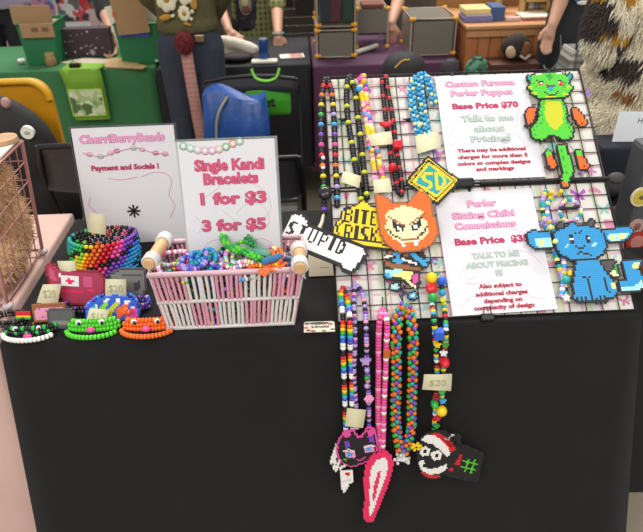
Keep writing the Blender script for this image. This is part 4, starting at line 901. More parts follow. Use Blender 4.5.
for v0, v1 in HP:
    for u0, u1 in ((0.0, .305), (.307, GW)):
        mb = MB(); n = 9
        for i in range(1, n): mb.tube([(u0 + (u1 - u0) * i / n, v0, .0016), (u0 + (u1 - u0) * i / n, v1, .0016)], .0011, 5)
        for i in range(1, n): mb.tube([(u0, v0 + (v1 - v0) * i / n, .0034), (u1, v0 + (v1 - v0) * i / n, .0034)], .0011, 5)
        mb.tube([(u0, v0, .002), (u1, v0, .002), (u1, v1, .002), (u0, v1, .002)], .0026, 6, closed=True); mb.build('wire_panel', WIRE, t)
mb = MB(); mb.tube([(.33, .302, .008), (GW + .02, .302, .008)], .005, 8); mb.build('cross_bar', WIRE, t)
u, v = GRID.uv(465, 188, .01); mb = MB(); mb.box((u, .302, .01), (.042, .022, .018), None, .005); mb.build('bar_grip', WIRE, t)
mb = MB(); mb.ell((GW + .022, .302, .008), (.02, .014, .012), 10, 7); mb.build('bar_end', mat('grey_rubber', '3c3a3a', .7), t)
for k, (px, py) in enumerate(((343, 120), (408, 120), (487, 319), (338, 175))):
    u, v = GRID.uv(px, py, .005)
    if k == 2: continue
    mb = MB(); mb.ell((u, v, .006), (.006, .0045, .004), 8, 6); mb.tube([(u - .012, v + .004, .004), (u, v, .007), (u + .012, v + .006, .004)], .0016, 5); mb.build('cable_tie', WIRE, t)
for x_ in (.03, GW - .03):                                   # props that carry the back of the grid
    mb = MB(); a = Vector((x_, GH - .06, -.012)); inv = Matrix.LocRotScale(GRID.o, Euler((ga, 0, 0)), None).inverted(); top = Matrix.LocRotScale(GRID.o, Euler((ga, 0, 0)), None) @ a
    mb.tube([a, inv @ Vector((top.x, top.y - .02, .757))], .005, 6); mb.build('prop_leg', WIRE, t)
tcl = thing('binder_clip', 'black binder clip on the bottom edge of the lower paper sign', 'clip', GRID.pt(487, 319, .004), (ga, 0, 0))
mb = MB(); mb.xf(Matrix()); mb.box((0, 0.002, .003), (.028, .016, .012), None, .003); mb.build('body', mat('black_metal', '161616', .35, .4), tcl)
mb = MB(); mb.tube([(-.008, .008, .009), (-.006, .022, .012), (.006, .022, .012), (.008, .008, .009)], .0012, 6); mb.build('handle', mat('black_metal', '161616', .35, .4), tcl)

# ---------------------------------------------------------------- paper signs on the grid
PAPER = mat('white_paper', 'dcd9dc', .6)
def paper_sign(name, label, corners, w=.0055):
    pl = [GRID.uv(px, py, w) for px, py in corners]            # TL TR BL BR
    cx = sum(p[0] for p in pl) / 4; cy = sum(p[1] for p in pl) / 4
    ang = math.atan2(pl[1][1] - pl[0][1] + pl[3][1] - pl[2][1], pl[1][0] - pl[0][0] + pl[3][0] - pl[2][0])
    o = thing(name, label, 'paper sign', GRID.at(cx, cy, w), GRID.rot(ang)); mb = MB(); mb.box((0, 0, 0), (.2159, .2794, .0008)); mb.build('sheet', PAPER, o); return o
def squiggle(par, pts, c, r=.0006, z=.0005, k=6):
    mb = MB(); mb.tube(curve_pts([Vector((x, y, z)) for x, y in pts], k), r, 4); return mb.build('line_drawing', flat(c, .7), par)
PINKD, PINKL, REDD, GRN_ = '#c2467e', '#efd3de', '#b02a52', '#8fa89a'
t = paper_sign('paper_sign', 'upper paper sign advertising a custom bead puppet at base price $70', ((433.4, 76.3), (527, 73.4), (447, 181.7), (547, 177)))
Y = lambda f: .1397 - .2794 * f
lettering(t, 'Custom Fursona', .021, -.004, Y(.085), .0007, '#e3a3c2', .03, .165, '#b8487e'); lettering(t, 'Perler Puppet', .021, -.004, Y(.18), .0007, '#e3a3c2', .03, .145, '#b8487e')
lettering(t, 'Base Price $70', .021, .0, Y(.31), .0007, '#b32a58', .05, .155)
for s, f, wd in (('Talk to me', .435, .12), ('about', .535, .068), ('Pricing!', .63, .09)): lettering(t, s, .022, .0, Y(f), .0007, '#b4c3b9', .03, wd, '#8a9c90')
for s, f, wd in (('There may be additional', .735, .155), ('charges for more than 5', .795, .158), ('colors or complex designs', .855, .165), ('and markings', .91, .085)): lettering(t, s, .0125, -.002, Y(f), .0007, '#a81f3c', .045, wd)
CAT = [[(-.095, -.03), (-.07, .015), (-.04, .03), (0, .028), (.04, .04), (.075, .05), (.06, -.01)], [(-.09, -.05), (-.075, -.04), (-.07, -.06), (-.085, -.065)], [(-.02, .0), (.02, -.02), (.06, -.03), (.08, -.06)], [(-.06, -.08), (-.02, -.1), (.02, -.085), (.05, -.105)]]
for c in CAT: squiggle(t, c, '#ddbcc6')
t = paper_sign('paper_sign', 'lower paper sign advertising sitting commissions at base price $35', ((434, 197), (531, 190.5), (451, 313), (559, 306)))
for s, f, wd in (('Perler', .11, .063), ('Sitting Chibi', .205, .135), ('Commissions', .295, .132)): lettering(t, s, .021, -.008, Y(f), .0007, '#e3a3c2', .03, wd, '#b8487e')
lettering(t, 'Base Price  $35', .021, .0, Y(.425), .0007, '#b32a58', .05, .16)
for s, f, wd in (('TALK TO ME', .545, .1), ('ABOUT PRICING', .62, .13), ('!!!', .69, .014)): lettering(t, s, .017, .002, Y(f), .0007, '#b4c3b9', .03, wd, '#8a9c90')
for s, f, wd in (('Also subject to', .79, .09), ('additional charges', .85, .108), ('depending on', .905, .08), ('complexity of design', .955, .125)): lettering(t, s, .0125, .0, Y(f), .0007, '#a81f3c', .045, wd)
for c in [[(-.09, .02), (-.05, .03), (0, .05), (.05, .045), (.09, .02)], [(-.085, -.06), (-.06, -.03), (-.04, -.05), (-.07, -.07), (-.02, -.075)], [(.02, 0), (.07, -.01), (.095, -.04)], [(-.09, -.125), (-.06, -.1), (-.03, -.11)], [(.04, -.09), (.06, -.11), (.09, -.115)]]: squiggle(t, c, '#ddbcc6')

# ---------------------------------------------------------------- table signs in clear holders
ACR = mat('clear_acrylic', 'ffffff', .05, trans=1.0)
def stand_sign(name, label, tl, bl, width, H, tilt, yb, zb=.757):
    """a sheet on a slanted holder; bottom edge on the table"""
    a = ony(tl[0], tl[1], yb + H * math.sin(tilt)); x0 = ony(bl[0], bl[1], yb).x
    o = thing(name, label, 'sign', (x0 + width / 2, yb, zb), (PI / 2 - tilt, 0, .01))
    mb = MB(); mb.box((0, H / 2, 0), (width, H, .0012)); mb.build('sheet', PAPER, o)
    return o
t = stand_sign('table_sign', 'slanted white payment sign with a pink title and black star at the left', (72, 127.5), (90, 243), .238, .284, math.radians(13), .37)
FR = mat('dark_frame', '4a4a4c', .3, .2); S2, SH = .238, .284
mb = MB(); mb.box((0, SH / 2, -.003), (S2 + .012, SH + .008, .003)); mb.build('holder_back', FR, t)
mb = MB(); mb.tube([(-S2 / 2 - .003, 0, 0), (S2 / 2 + .003, 0, 0), (S2 / 2 + .003, SH + .002, 0), (-S2 / 2 - .003, SH + .002, 0)], .002, 6, closed=True); mb.build('holder_rim', FR, t)
mb = MB(); mb.box((0, .03, -.035), (.1, .004, .075), Matrix.Rotation(.75, 3, 'X')); mb.build('holder_foot', FR, t)
YY = lambda f: SH * (1 - f)
lettering(t, 'CherriBerryBeads', .026, -.004, YY(.095), .0012, '#e3a3c2', .03, .198, '#c0508a')
lettering(t, 'Payment and Socials !', .017, -.006, YY(.335), .0012, '#b32a58', .05, .16)
squiggle(t, [(-.1, YY(.2)), (-.06, YY(.235)), (-.03, YY(.21)), (0, YY(.185)), (.03, YY(.175)), (.06, YY(.215)), (.1, YY(.24))], '#d9a6bc', .0016, .001)
for i, (x_, f, c) in enumerate(((-.085, .215, 'd9a0bc'), (-.06, .235, 'a8c0b0'), (-.035, .21, 'e0b0c4'), (-.02, .195, 'd07a9c'), (.02, .178, 'a8c0b0'), (.04, .19, 'e0b0c4'), (.07, .225, 'd07a9c'), (.092, .235, 'd9a0bc'))):
    mb = MB(); mb.ell((x_, YY(f), .001), (.008, .006, .0008), 12, 4); mb.build('garland_print', flat('#' + c, .7), t)
for k in range(4):
    mb = MB(); mb.box((.0, YY(.715), .0012), (.032, .0045, .0008), Matrix.Rotation(k * PI / 4, 3, 'Z')); mb.build('star_emblem', flat('#1a1a1c', .6), t)
for pl in ([(-.1, .12), (-.105, .1), (-.09, .08), (-.1, .06), (-.08, .045), (-.075, .02)], [(.03, .165), (.06, .175), (.09, .17), (.1, .15), (.09, .12), (.1, .09), (.085, .06)], [(-.05, .165), (-.02, .16), (.02, .165)]): squiggle(t, pl, '#e2a8bf', .0012, .0008)
t = stand_sign('table_sign', 'upright white sign pricing single bracelets, standing behind the woven basket', (179, 140.5), (188, 250), .187, .242, math.radians(15), .104, .862)
S2, SH = .187, .242; YY = lambda f: SH * (1 - f)
mb = MB(); mb.box((0, SH / 2 - .045, -.0025), (S2 + .008, SH + .096, .0025)); mb.build('holder_back', mat('holder_clear', 'd8dcd8', .15, trans=.4), t)
mb = MB(); mb.box((S2 / 2 + .004, SH / 2, 0), (.0025, SH + .006, .006)); mb.box((0, SH + .003, 0), (S2 + .01, .002, .005)); mb.build('holder_edge', mat('holder_edge', '8f948f', .15, .2), t)
for s, f, wd, sz in (('Single Kandi', .2, .155, .034), ('Bracelets', .312, .122, .034), ('1 for $3', .475, .148, .036), ('3 for $5', .7, .145, .036)): lettering(t, s, sz * .87, .003, YY(f), .0012, '#cf5478', .025, wd * .87, '#b8365c')
for i in range(9):
    f = i / 8; x_ = (-.095 + f * .125) * .87; y_ = YY(.035 + .055 * math.sin(PI * min(1, f * 1.05)) - .02 * f); c = ('9fc8b0', 'b4d4c4', 'd8c6cc', 'e0b4bc', 'd4b8cc', 'e8c0b4', '8cc49c', 'e4a890', 'a4d0b8')[i]
    mb = MB(); mb.ell((x_, y_, .001), (.0082, .0082, .0008), 14, 4); g = mb.build('garland_print', flat('#' + c, .7), t)
    mb = MB(); mb.ell((x_, y_, .0016), (.0045, .0045, .0006), 10, 4); mb.build('garland_centre', flat('#e6e2e0', .7), g)
for pl in ([(-.06, .15), (-.03, .17), (.0, .19), (.04, .185), (.08, .16), (.09, .12), (.07, .095)], [(-.02, .12), (.02, .085), (.06, .07), (.085, .09), (.07, .13), (.03, .13), (.01, .11)], [(-.085, .11), (-.07, .09), (-.08, .07)], [(-.08, .02), (-.06, .045), (-.03, .05), (-.02, .02)], [(.03, .035), (.06, .05), (.085, .04), (.1, .02)]): squiggle(t, [(u_ * .87, v_ * .87) for u_, v_ in pl], '#dcc4cc', .0008, .0008)

# ================================================================ woven basket
BEADC.update({'1': 'b23a58', '2': 'd25a7c', '3': '5e5c5a', '4': '85837f', '5': 'e9a0b8', '6': '55cc30', '7': 'f26a1a', '8': '4a3320', '9': 'cbcc22', '0': 'f4f0e4', 'A': '6ad0c8', 'B': '8a1f2a', 'C': '2f9c40'})
ZT = .757
bl, br = onz(168, 328, ZT), onz(294, 326.5, ZT); zr = .895
tl_, tr_ = onz(149, 273, zr), onz(303, 272, zr)
yb_ = onz(230, 239.5, zr).y; yB = yb_ - .018; bfy = (bl.y + br.y) / 2; tfy = (tl_.y + tr_.y) / 2
t = thing('woven_basket', 'pink and white woven basket with wooden handles, full of bead bracelets', 'basket', ((bl.x + br.x) / 2, .1, ZT))
PINKR = mat('pink_cord', 'e0a0b2', .75, var=.08, vscale=80, bump=.5, bscale=500); WHITR = mat('white_cord', 'e2dcd8', .75, var=.05, vscale=80, bump=.5, bscale=500); FRM = mat('basket_wire', '221e1e', .5)
Bc = [Vector((bl.x, bfy, ZT + .004)), Vector((br.x, bfy, ZT + .004)), Vector((br.x, yB, ZT + .004)), Vector((bl.x, yB, ZT + .004))]
Tc = [Vector((tl_.x, tfy, zr)), Vector((tr_.x, tfy, zr)), Vector((tr_.x, yb_, zr)), Vector((tl_.x, yb_, zr))]
mb = MB(); nn = (31, 12, 31, 12)
for s in range(4):
    b0, b1, t0, t1 = Bc[s], Bc[(s + 1) % 4], Tc[s], Tc[(s + 1) % 4]; n = nn[s]
    for i in range(n):
        f = (i + .5) / n + rnd.uniform(-.004, .004); lo = b0.lerp(b1, f); hi = t0.lerp(t1, f + rnd.uniform(-.006, .006)); md = lo.lerp(hi, .5)
        g = (i * 5 // n + s) % 2
        for k, (a, b) in enumerate(((lo, md), (md, hi))):
            mb.mi = (g + k) % 2; j = Vector((rnd.uniform(-.0012, .0012), 0, 0)); mb.tube([a, a.lerp(b, .5) + j, b], .0034, 6)
mb.build('weave', [WHITR, PINKR], t, True)
mb = MB()
for f, m_, r in ((0.0, 0, .0048), (.5, 0, .0042)):
    mb.tube([Bc[k].lerp(Tc[k], f) for k in range(4)], r, 7, closed=True)
mb.build('band', WHITR, t, True)
mb = MB(); mb.tube([p for p in Tc], .0058, 8, closed=True); mb.build('rim', [mat('pale_pink_cord', 'e4bcc4', .75, bump=.5, bscale=500)], t, True)
mb = MB(); mb.box(((bl.x + br.x) / 2, (bfy + yB) / 2, ZT + .003), (br.x - bl.x - .006, yB - bfy - .006, .004)); mb.build('base', WHITR, t, True)
mb = MB()
for f in (.25, .75, .97):
    q = [Bc[k].lerp(Tc[k], f) for k in range(4)]; c = sum(q, Vector()) / 4; mb.tube([v.lerp(c, .025) for v in q], .0016, 5, closed=True)
mb.build('wire_frame', FRM, t, True)
HWOOD = mat('handle_wood', 'd2a878', .5, var=.1, vscale=30)
for (fx, fy), (gx_, gy_) in (((149, 264), (164, 241)), ((300, 268), (299, 253))):
    a, b = onz(fx, fy, .908), onz(gx_, gy_, .908); b = a + (b - a).normalized() * (.1 if fx < 200 else .075)
    mb = MB(); mb.cone(a, b, .0125, .0125, 16); mb.cone(a - (b - a).normalized() * .004, a, .010, .0125, 16); h = mb.build('handle', HWOOD, t, True)
    d = (b - a).normalized(); q = d.to_track_quat('Z', 'Y')
    for o_ in (.012, .088 if fx < 200 else .064):
        mb = MB()
        for k in range(5): c = a + d * (o_ + (k - 2) * .0042); mb.tube([c + q @ Vector((.0142 * math.cos(x_), .0142 * math.sin(x_), 0)) for x_ in [2 * PI * i / 14 for i in range(14)]], .0026, 5, closed=True)
        c = a + d * o_; mb.tube([c + Vector((0, 0, -.012)), c + Vector((0.01 if fx > 200 else -.0, 0, -.03)), Vector((tr_.x - .001 if fx > 200 else tl_.x + .001, c.y, zr))], .004, 6)
        mb.build('cord_wrap', WHITR, t, True)

# ---------------------------------------------------------------- bracelets in the basket
schemes = [('black, yellow and white', 'kykwkk'), ('multicoloured', 'royglbpm'), ('turquoise and blue', 'ctucbt'), ('purple and lilac', 'pvpvbv'), ('pink and white', 'mnwnmw'), ('orange and yellow', 'ooyoo7'),
           ('black and rainbow', 'krkokykgkckp'), ('white and pastel', 'wnswjv'), ('green and black', 'gkglkg'), ('blue and silver', 'bahcha'), ('red and black', 'rkrkkw')]
protos = {}
def bracelet_mesh(si, R=.03):
    if si in protos: return protos[si]
    nm, seq = schemes[si]; ms, ix = bead_mats(seq); mb = MB(); n = 40; ph = rnd.uniform(0, 6)
    pts = [Vector((R * (1 + .08 * math.sin(2 * a + ph)) * math.cos(a), R * .92 * math.sin(a), .005 * math.sin(2 * a + ph) + .003 * math.sin(3 * a))) for a in [2 * PI * i / n for i in range(n)]]
    sq = seq * 3
    bead_ring(mb, pts, .0062, .0046, lambda i: seq[(i * 7 // 5 + si) % len(seq)], ix); protos[si] = mb.mesh('bead_bracelet', ms); return protos[si]
cxb, cyb = (bl.x + br.x) / 2, (bfy + yB) / 2
lay = []
for z, nx, ny, ins in ((.768, 4, 1, .03), (.785, 4, 2, .032), (.805, 4, 2, .032), (.828, 5, 2, .032), (.85, 5, 2, .032), (.868, 6, 2, .034), (.884, 7, 2, .032)):
    f = (z - ZT) / (zr - ZT); x0 = bl.x + (tl_.x - bl.x) * f + ins; x1 = br.x + (tr_.x - br.x) * f - ins; y0 = bfy + (tfy - bfy) * f + ins; y1 = min(yB + .018 * f, .092) - ins
    for i in range(nx):
        for j in range(ny): lay.append((x0 + (x1 - x0) * i / (nx - 1) + rnd.uniform(-.008, .008), y0 + (y1 - y0) * j / max(1, ny - 1) + rnd.uniform(-.006, .006), z + rnd.uniform(-.004, .004)))
for i in range(12):
    lay.append((rnd.uniform(tl_.x + .06, tr_.x - .06), rnd.uniform(tfy + .03, .062), .894 + rnd.uniform(0, .008)))
for i, (x_, y_, z) in enumerate(lay):
    fx = (x_ - tl_.x) / (tr_.x - tl_.x)
    pool = [1, 6, 0, 3, 4, 7] if fx < .2 else [2, 3, 0, 1, 6, 2] if fx < .42 else [3, 8, 4, 7, 9, 1] if fx < .68 else [5, 5, 4, 9, 1, 7, 10]
    si = pool[rnd.randrange(len(pool))]
    o = link('bead_bracelet', bracelet_mesh(si)); o.location = (x_, y_, z); tl = .12 if z < .86 else .4; o.rotation_euler = (rnd.uniform(-tl, tl), rnd.uniform(-tl, tl), rnd.uniform(0, 6.28)); o.scale = (.82,) * 3 if z < .875 else (1,) * 3
    tag(o, schemes[si][0] + ' bead bracelet lying loose in the pink and white woven basket', 'bracelet', schemes[si][0] + ' bracelets in the woven basket')
def chain_thing(name, label, cat, pts, r, seq, step, around=1):
    ms, ix = bead_mats(seq); mb = MB(); P = curve_pts([Vector(p) for p in pts], 8)
    if around == 1: bead_ring(mb, P, step, r, seq, ix, closed=False)
    else:
        for k, (p, d) in enumerate(resample(P, step)):
            q = d.to_track_quat('Z', 'Y')
            for j in range(around):
                a = 2 * PI * j / around + k * .5; mb.mi = ix[seq[(k + j) % len(seq)]]; mb.ell(p + q @ Vector((r * .9 * math.cos(a), r * .9 * math.sin(a), 0)), r, 8, 6)
    return single(name, mb, ms, label, cat)
B = lambda px, py, z: onz(px, py, z)
chain_thing('bead_lizard', 'bright green twisted bead strand on top of the bracelets', 'bead figure', [B(223, 236, 0.910), B(227, 244, 0.915), B(236, 249, 0.918), B(247, 252, 0.920), B(256, 257, 0.915), B(259, 261, 0.910)], .0048, 'g66C', .0068, 3)
chain_thing('bead_strand', 'dark green curled bead strand behind the bright green one in the basket', 'bead strand', [B(246, 237, 0.905), B(251, 239, 0.915), B(254, 245, 0.910), B(258, 251, 0.905)], .004, 'dgd', .006, 2)
a = B(272, 259, 0.910); mb = MB(); mb.box(a, (.045, .014, .012), Matrix.Rotation(.5, 3, 'Z'), .005); single('hair_clip', mb, mat('blue_clear_plastic', '3f86b4', .25, trans=.3), 'translucent blue flat clip lying on the bracelets at the right', 'clip')
a = B(263, 252, 0.905); mb = MB(); mb.ell(a, (.022, .014, .006), 16, 8, Matrix.Rotation(.3, 3, 'Y')); single('bead_disc', mb, mat('teal_bead', '57a08c', .4), 'teal oval disc lying behind the translucent blue clip', 'disc')
for k in range(7):
    a = B(262 + k * 3.6, 272 - k * 1.3 + (k % 2) * 2, 0.898); o = link('flower_bead', bead_mesh('flower', '7', .0085)); o.location = a; o.rotation_euler = (rnd.uniform(-.5, .5), rnd.uniform(-.5, .5), 0)
    tag(o, 'orange flower shaped bead at the right front of the woven basket', 'bead', 'orange flower beads in the basket')

# ================================================================ bead cuffs and little plates at the left
c0 = onz(104, 275, ZT); RC = .074; RY = .028; cc = Vector((c0.x, c0.y + RY, ZT))
t = thing('bead_cuff', 'wide rainbow and black bead cuff standing before the payment sign', 'bracelet', cc)
seqr = 'tggylyyooorrimmpppbu'; ms, ix = bead_mats(seqr + 'kdg'); mb = MB(); NA, NR = 38, 9
for r_ in range(NR):
    for i in range(NA):
        a = 2 * PI * (i + (r_ % 2) * .5) / NA; z = .006 + r_ * .0086 + (.01 * math.sin(a * 1.0 + .6))
        rad = RC * (1.0 + .04 * math.sin(3 * a)) + .006 * math.sin(r_ / NR * PI); front = math.sin(a) < .25
        fpos = (1 - math.cos(a)) / 2 if False else (math.cos(a) + 1) / 2
        d = int((fpos + (r_ - 6) * -.045) * (len(seqr) - 1)); d = max(0, min(len(seqr) - 1, d)); ch = seqr[d]
        dg_ = (i - r_ * 2) % 11
        if (r_ < 8 and dg_ in (0, 1)) or (not front and (i + r_) % 3): ch = 'k'
        mb.mi = ix[ch]; mb.ell((rad * math.cos(a), rad * RY / RC * math.sin(a) + r_ * .0022, z), (.0056, .0056, .005), 8, 6)
mb.build('bead_weave', ms, t)
def vplane(bottom, lean=15, z=ZT, yaw=0.0):
    p = onz(bottom[0], bottom[1], z); s, c = math.sin(math.radians(lean)), math.cos(math.radians(lean))
    ex = Vector((math.cos(yaw), math.sin(yaw), 0)); return Plane(p, ex, (-math.sin(yaw) * s, math.cos(yaw) * s, c))
def band_behind(o, pl, px0, px1, py, seq, depth=.05, r=.0042, rows=2):
    a, b = pl.pt(px0, py, -.004), pl.pt(px1, py, -.004); ms, ix = bead_mats(seq); mb = MB(); m = (a + b) / 2; hw = (b - a).length / 2
    for k in range(rows):
        P = [Vector((m.x - hw * math.cos(f), m.y + .006 + depth * math.sin(f), ZT + .005 + k * .0085)) for f in [PI * i / 16 for i in range(17)]]
        bead_ring(mb, P, .0062, r, lambda i: seq[(i + k) % len(seq)], ix, closed=False)
    return mb.build('bead_band', ms, o, True)
pl = vplane((80, 304), 18, ZT + .004)
o = perler('bead_cuff', 'crimson pixel bead cuff with a red cross on a white square', 'bracelet', pl, .002,
   [('1', [(47, 270), (50, 263), (56, 266), (60, 270), (95, 272), (104, 277), (104, 290), (97, 303), (68, 303), (62, 297), (60, 288), (52, 284)]), ('2', [(50, 268), (55, 270), (57, 280), (52, 280)]), ('2', [(83, 276), (92, 277), (92, 287), (83, 286)]), ('i', [(60, 289), (95, 290), (94, 292), (60, 291)]),
    ('w', [(60, 273.5), (79, 275), (80, 287), (62, 286)]), ('i', [(68, 276.5), (71.5, 276.5), (72, 284.5), (69, 284.5)]), ('i', [(65.5, 279), (74.5, 279.5), (74.5, 282), (66, 281.5)]), ('1', [(85, 290), (91, 290), (91, 296), (85, 296)])], ((50, 285), (100, 288)), .0046, 'B')
band_behind(o, pl, 50, 102, 300, 'rirk', .05, .0044, 4)
pl = vplane((50, 322), 22, ZT + .004)
o = perler('bead_tile', 'pixel bead tile like a pink frosted pastry with a brown edge', 'bead tile', pl, .002,
   [('x', [(33, 304), (66, 303), (67, 319), (34, 323)]), ('5', [(36, 307), (63, 306), (64, 317), (37, 320)])] + [('m', 'line', [(x_, y_), (x_ + .2, y_)], 2.2) for x_, y_ in ((40, 309), (47, 311), (54, 308.5), (60, 310), (43, 316), (51, 316), (58, 315))], ((34, 313), (66, 311)), .0042, None)
pl = vplane((25, 321), 22, ZT + .004)
perler('bead_bar', 'small red, yellow and green pixel bead bar left of the pastry tile', 'bead tile', pl, .002, [('r', [(16, 312), (31, 312), (31, 314.5), (16, 314.5)]), ('y', [(16, 314.5), (31, 314.5), (31, 317), (16, 317)]), ('g', [(16, 317), (31, 317), (31, 320), (16, 320)])], ((16, 316), (31, 316)), .0042, None)
pl = vplane((61, 327), 20, ZT + .004)
o = perler('bead_tile', 'plain dark grey pixel bead block beside the pastry tile', 'bead tile', pl, .003, [('3', [(50, 311), (73, 310), (73, 327), (50, 327)]), ('4', [(53, 321), (70, 321), (70, 324), (53, 324)])], ((50, 318), (73, 318)), .0042, 'q')
band_behind(o, pl, 51, 72, 325, 'k', .035, .0042, 2)
pl = vplane((112, 320), 24, ZT + .004)
o = perler('bead_cuff', 'blue domed pixel bead cuff with white, green, yellow, orange and pink stripes', 'bracelet', pl, .002,
   [('b', [(85, 313), (90, 304), (100, 298), (115, 294.5), (128, 296.5), (137, 302), (140, 312), (138, 320), (112, 321), (88, 319)]), ('c', [(88, 312), (94, 305), (98, 303), (95, 312), (92, 317)]), ('w', [(96, 304), (99, 302), (98, 309), (95, 311)]),
    ('l', [(100, 307), (107, 301), (109, 303), (104, 316), (100, 316)]), ('w', [(104, 299.5), (110, 298), (109, 301), (105, 303)]), ('9', [(109, 309), (117, 301), (120, 303), (114, 310), (113, 319), (109, 318)]), ('w', [(115, 299.5), (121, 298), (121, 301.5), (117, 302)]),
    ('7', [(118, 307), (127, 303), (129, 305), (123, 310), (122, 319), (117, 318)]), ('w', [(124, 301), (130, 300.5), (130, 304), (126, 304)]), ('m', [(126, 312), (133, 306), (138, 309), (137, 319), (126, 320)]), ('w', [(130, 306), (135, 305), (135, 308), (131, 308)])], ((86, 315), (138, 315)), .0042, None)
band_behind(o, pl, 88, 138, 318, 'bcbp', .05, .0042, 4)
pl = vplane((128, 299), 15, ZT + .004)
o = perler('bead_cuff', 'grey pixel bead cuff with a dark patch beside the basket', 'bracelet', pl, .002, [('4', [(112, 274), (121, 270), (143, 270), (145, 290), (141, 298), (120, 299), (112, 290)]), ('q', [(134, 283), (141, 279), (142, 287), (136, 291)]), ('q', [(112, 283), (119, 283), (119, 289), (112, 289)]), ('3', [(122, 274), (142, 273), (142, 275), (122, 276)])], ((112, 285), (144, 285)), .0046, 'q')
band_behind(o, pl, 114, 143, 297, 'aq3', .05, .0044, 3)
def flat_ring(px, py, R, seq, name, label, rows=1, r=.0045, ry=.7, z=ZT, cat='bracelet'):
    c = onz(px, py, z); ms, ix = bead_mats(seq); mb = MB()
    for k in range(rows):
        P = [Vector((c.x + R * math.cos(a), c.y + R * ry * math.sin(a), z + .005 + k * .0085 + .002 * math.sin(3 * a))) for a in [2 * PI * i / 36 for i in range(36)]]
        bead_ring(mb, P, .0063, r, lambda i: seq[(i + 2 * k) % len(seq)], ix)
    return single(name, mb, ms, label, cat)
flat_ring(139, 306, .024, 'pvpbhp', 'bead_bracelet', 'purple and silver bead bracelet between the striped cuff and the basket', 2)
flat_ring(82, 308, .03, 'kqpk8b', 'bead_bracelet', 'dark multicoloured bead bracelet between the crimson and striped cuffs', 2, .0042)
flat_ring(97, 300, .022, 'pbkpv', 'bead_bracelet', 'violet and blue bead bracelet under the crimson cuff', 1, .0042)
flat_ring(12, 322, .03, 'kkq', 'bead_bracelet', 'black bead bracelet lying behind the white one at the front left', 2, .0042)
def critter(px0, px1, pyf, body, label, face=None, ear=True, band=None, rows=4, nose='m'):
    a, b = onz(px0, pyf - 4, ZT), onz(px1, pyf - 4, ZT); fy = onz((px0 + px1) / 2, pyf, ZT).y; rx = (b.x - a.x) / 2; ry = .024; c = Vector(((a.x + b.x) / 2, fy + ry + .004, ZT))
    t = thing('animal_bracelet', label, 'bracelet', c); band = band or body; face = face or body; ms, ix = bead_mats(band); mb = MB()
    P = [Vector(((rx - .004) * math.cos(f), ry * math.sin(f), .0055)) for f in [PI + .12 + (PI - .24) * i / 20 for i in range(21)]]
    bead_ring(mb, P, .0072, .0054, band, ix, False); mb.build('band', ms, t)
    ms, ix = bead_mats(face); mb = MB()
    for r_ in range(rows):
        k = 1.0 - .10 * r_; P = [Vector(((rx - .004) * math.cos(f), ry * .55 * math.sin(f) - .002 + r_ * .0038, .0065 + r_ * .0085)) for f in [.05 + (PI - .1) * i / 20 for i in range(21)]]
        if r_ == 0: P = P
        else: P = [p for p in P if abs(p.x) < rx * (1.02 - .09 * r_)]
        P = [Vector((p.x, ry * .35 - p.y * .8 + r_ * .006, p.z)) for p in P]
        bead_ring(mb, P, .007, .0054, lambda i: face[(i + r_ * 2) % len(face)], ix, False)
    zt_ = .0065 + rows * .0085
    if ear:
        for s in (-1, 1):
            mb.mi = ix[face[0]]
            for dx, dz in ((-.004, 0), (.004, 0), (0, .006)): mb.ell((s * rx * .78 + dx, ry * .35 + rows * .006, zt_ - .002 + dz), .0052, 8, 6)
    mb.build('face', ms, t); y_ = -ry * .18 + .012
    for s in (-1, 1):
        mb = MB(); mb.ell((s * rx * .42 - rx * .02, y_ - .006, zt_ - .008), (.0062, .005, .0052), 10, 7); e = mb.build('eye', bead_mat('w'), t)
        mb = MB(); mb.ell((s * rx * .42 - rx * .02 + .002, y_ - .0105, zt_ - .0075), (.0035, .0025, .0045), 8, 6); mb.build('pupil', bead_mat('k'), e)
    mb = MB(); mb.ell((0.0, y_ - .016, zt_ - .02), (.0095, .006, .0065), 10, 7); mb.build('nose', bead_mat(nose), t); return t
critter(0, 54, 344, 'k', 'white beaded bracelet with a black, green and pink animal face at the front left', face='kkg', band='w', ear=False, nose='m', rows=2)
critter(64, 118, 341, '6', 'bright green beaded bracelet with an animal face beside the orange one', face='6', nose='m', ear=False, rows=3)
critter(119, 174, 340, '7', 'orange beaded bracelet with an animal face at the front of the basket', face='7', nose='m', rows=3)

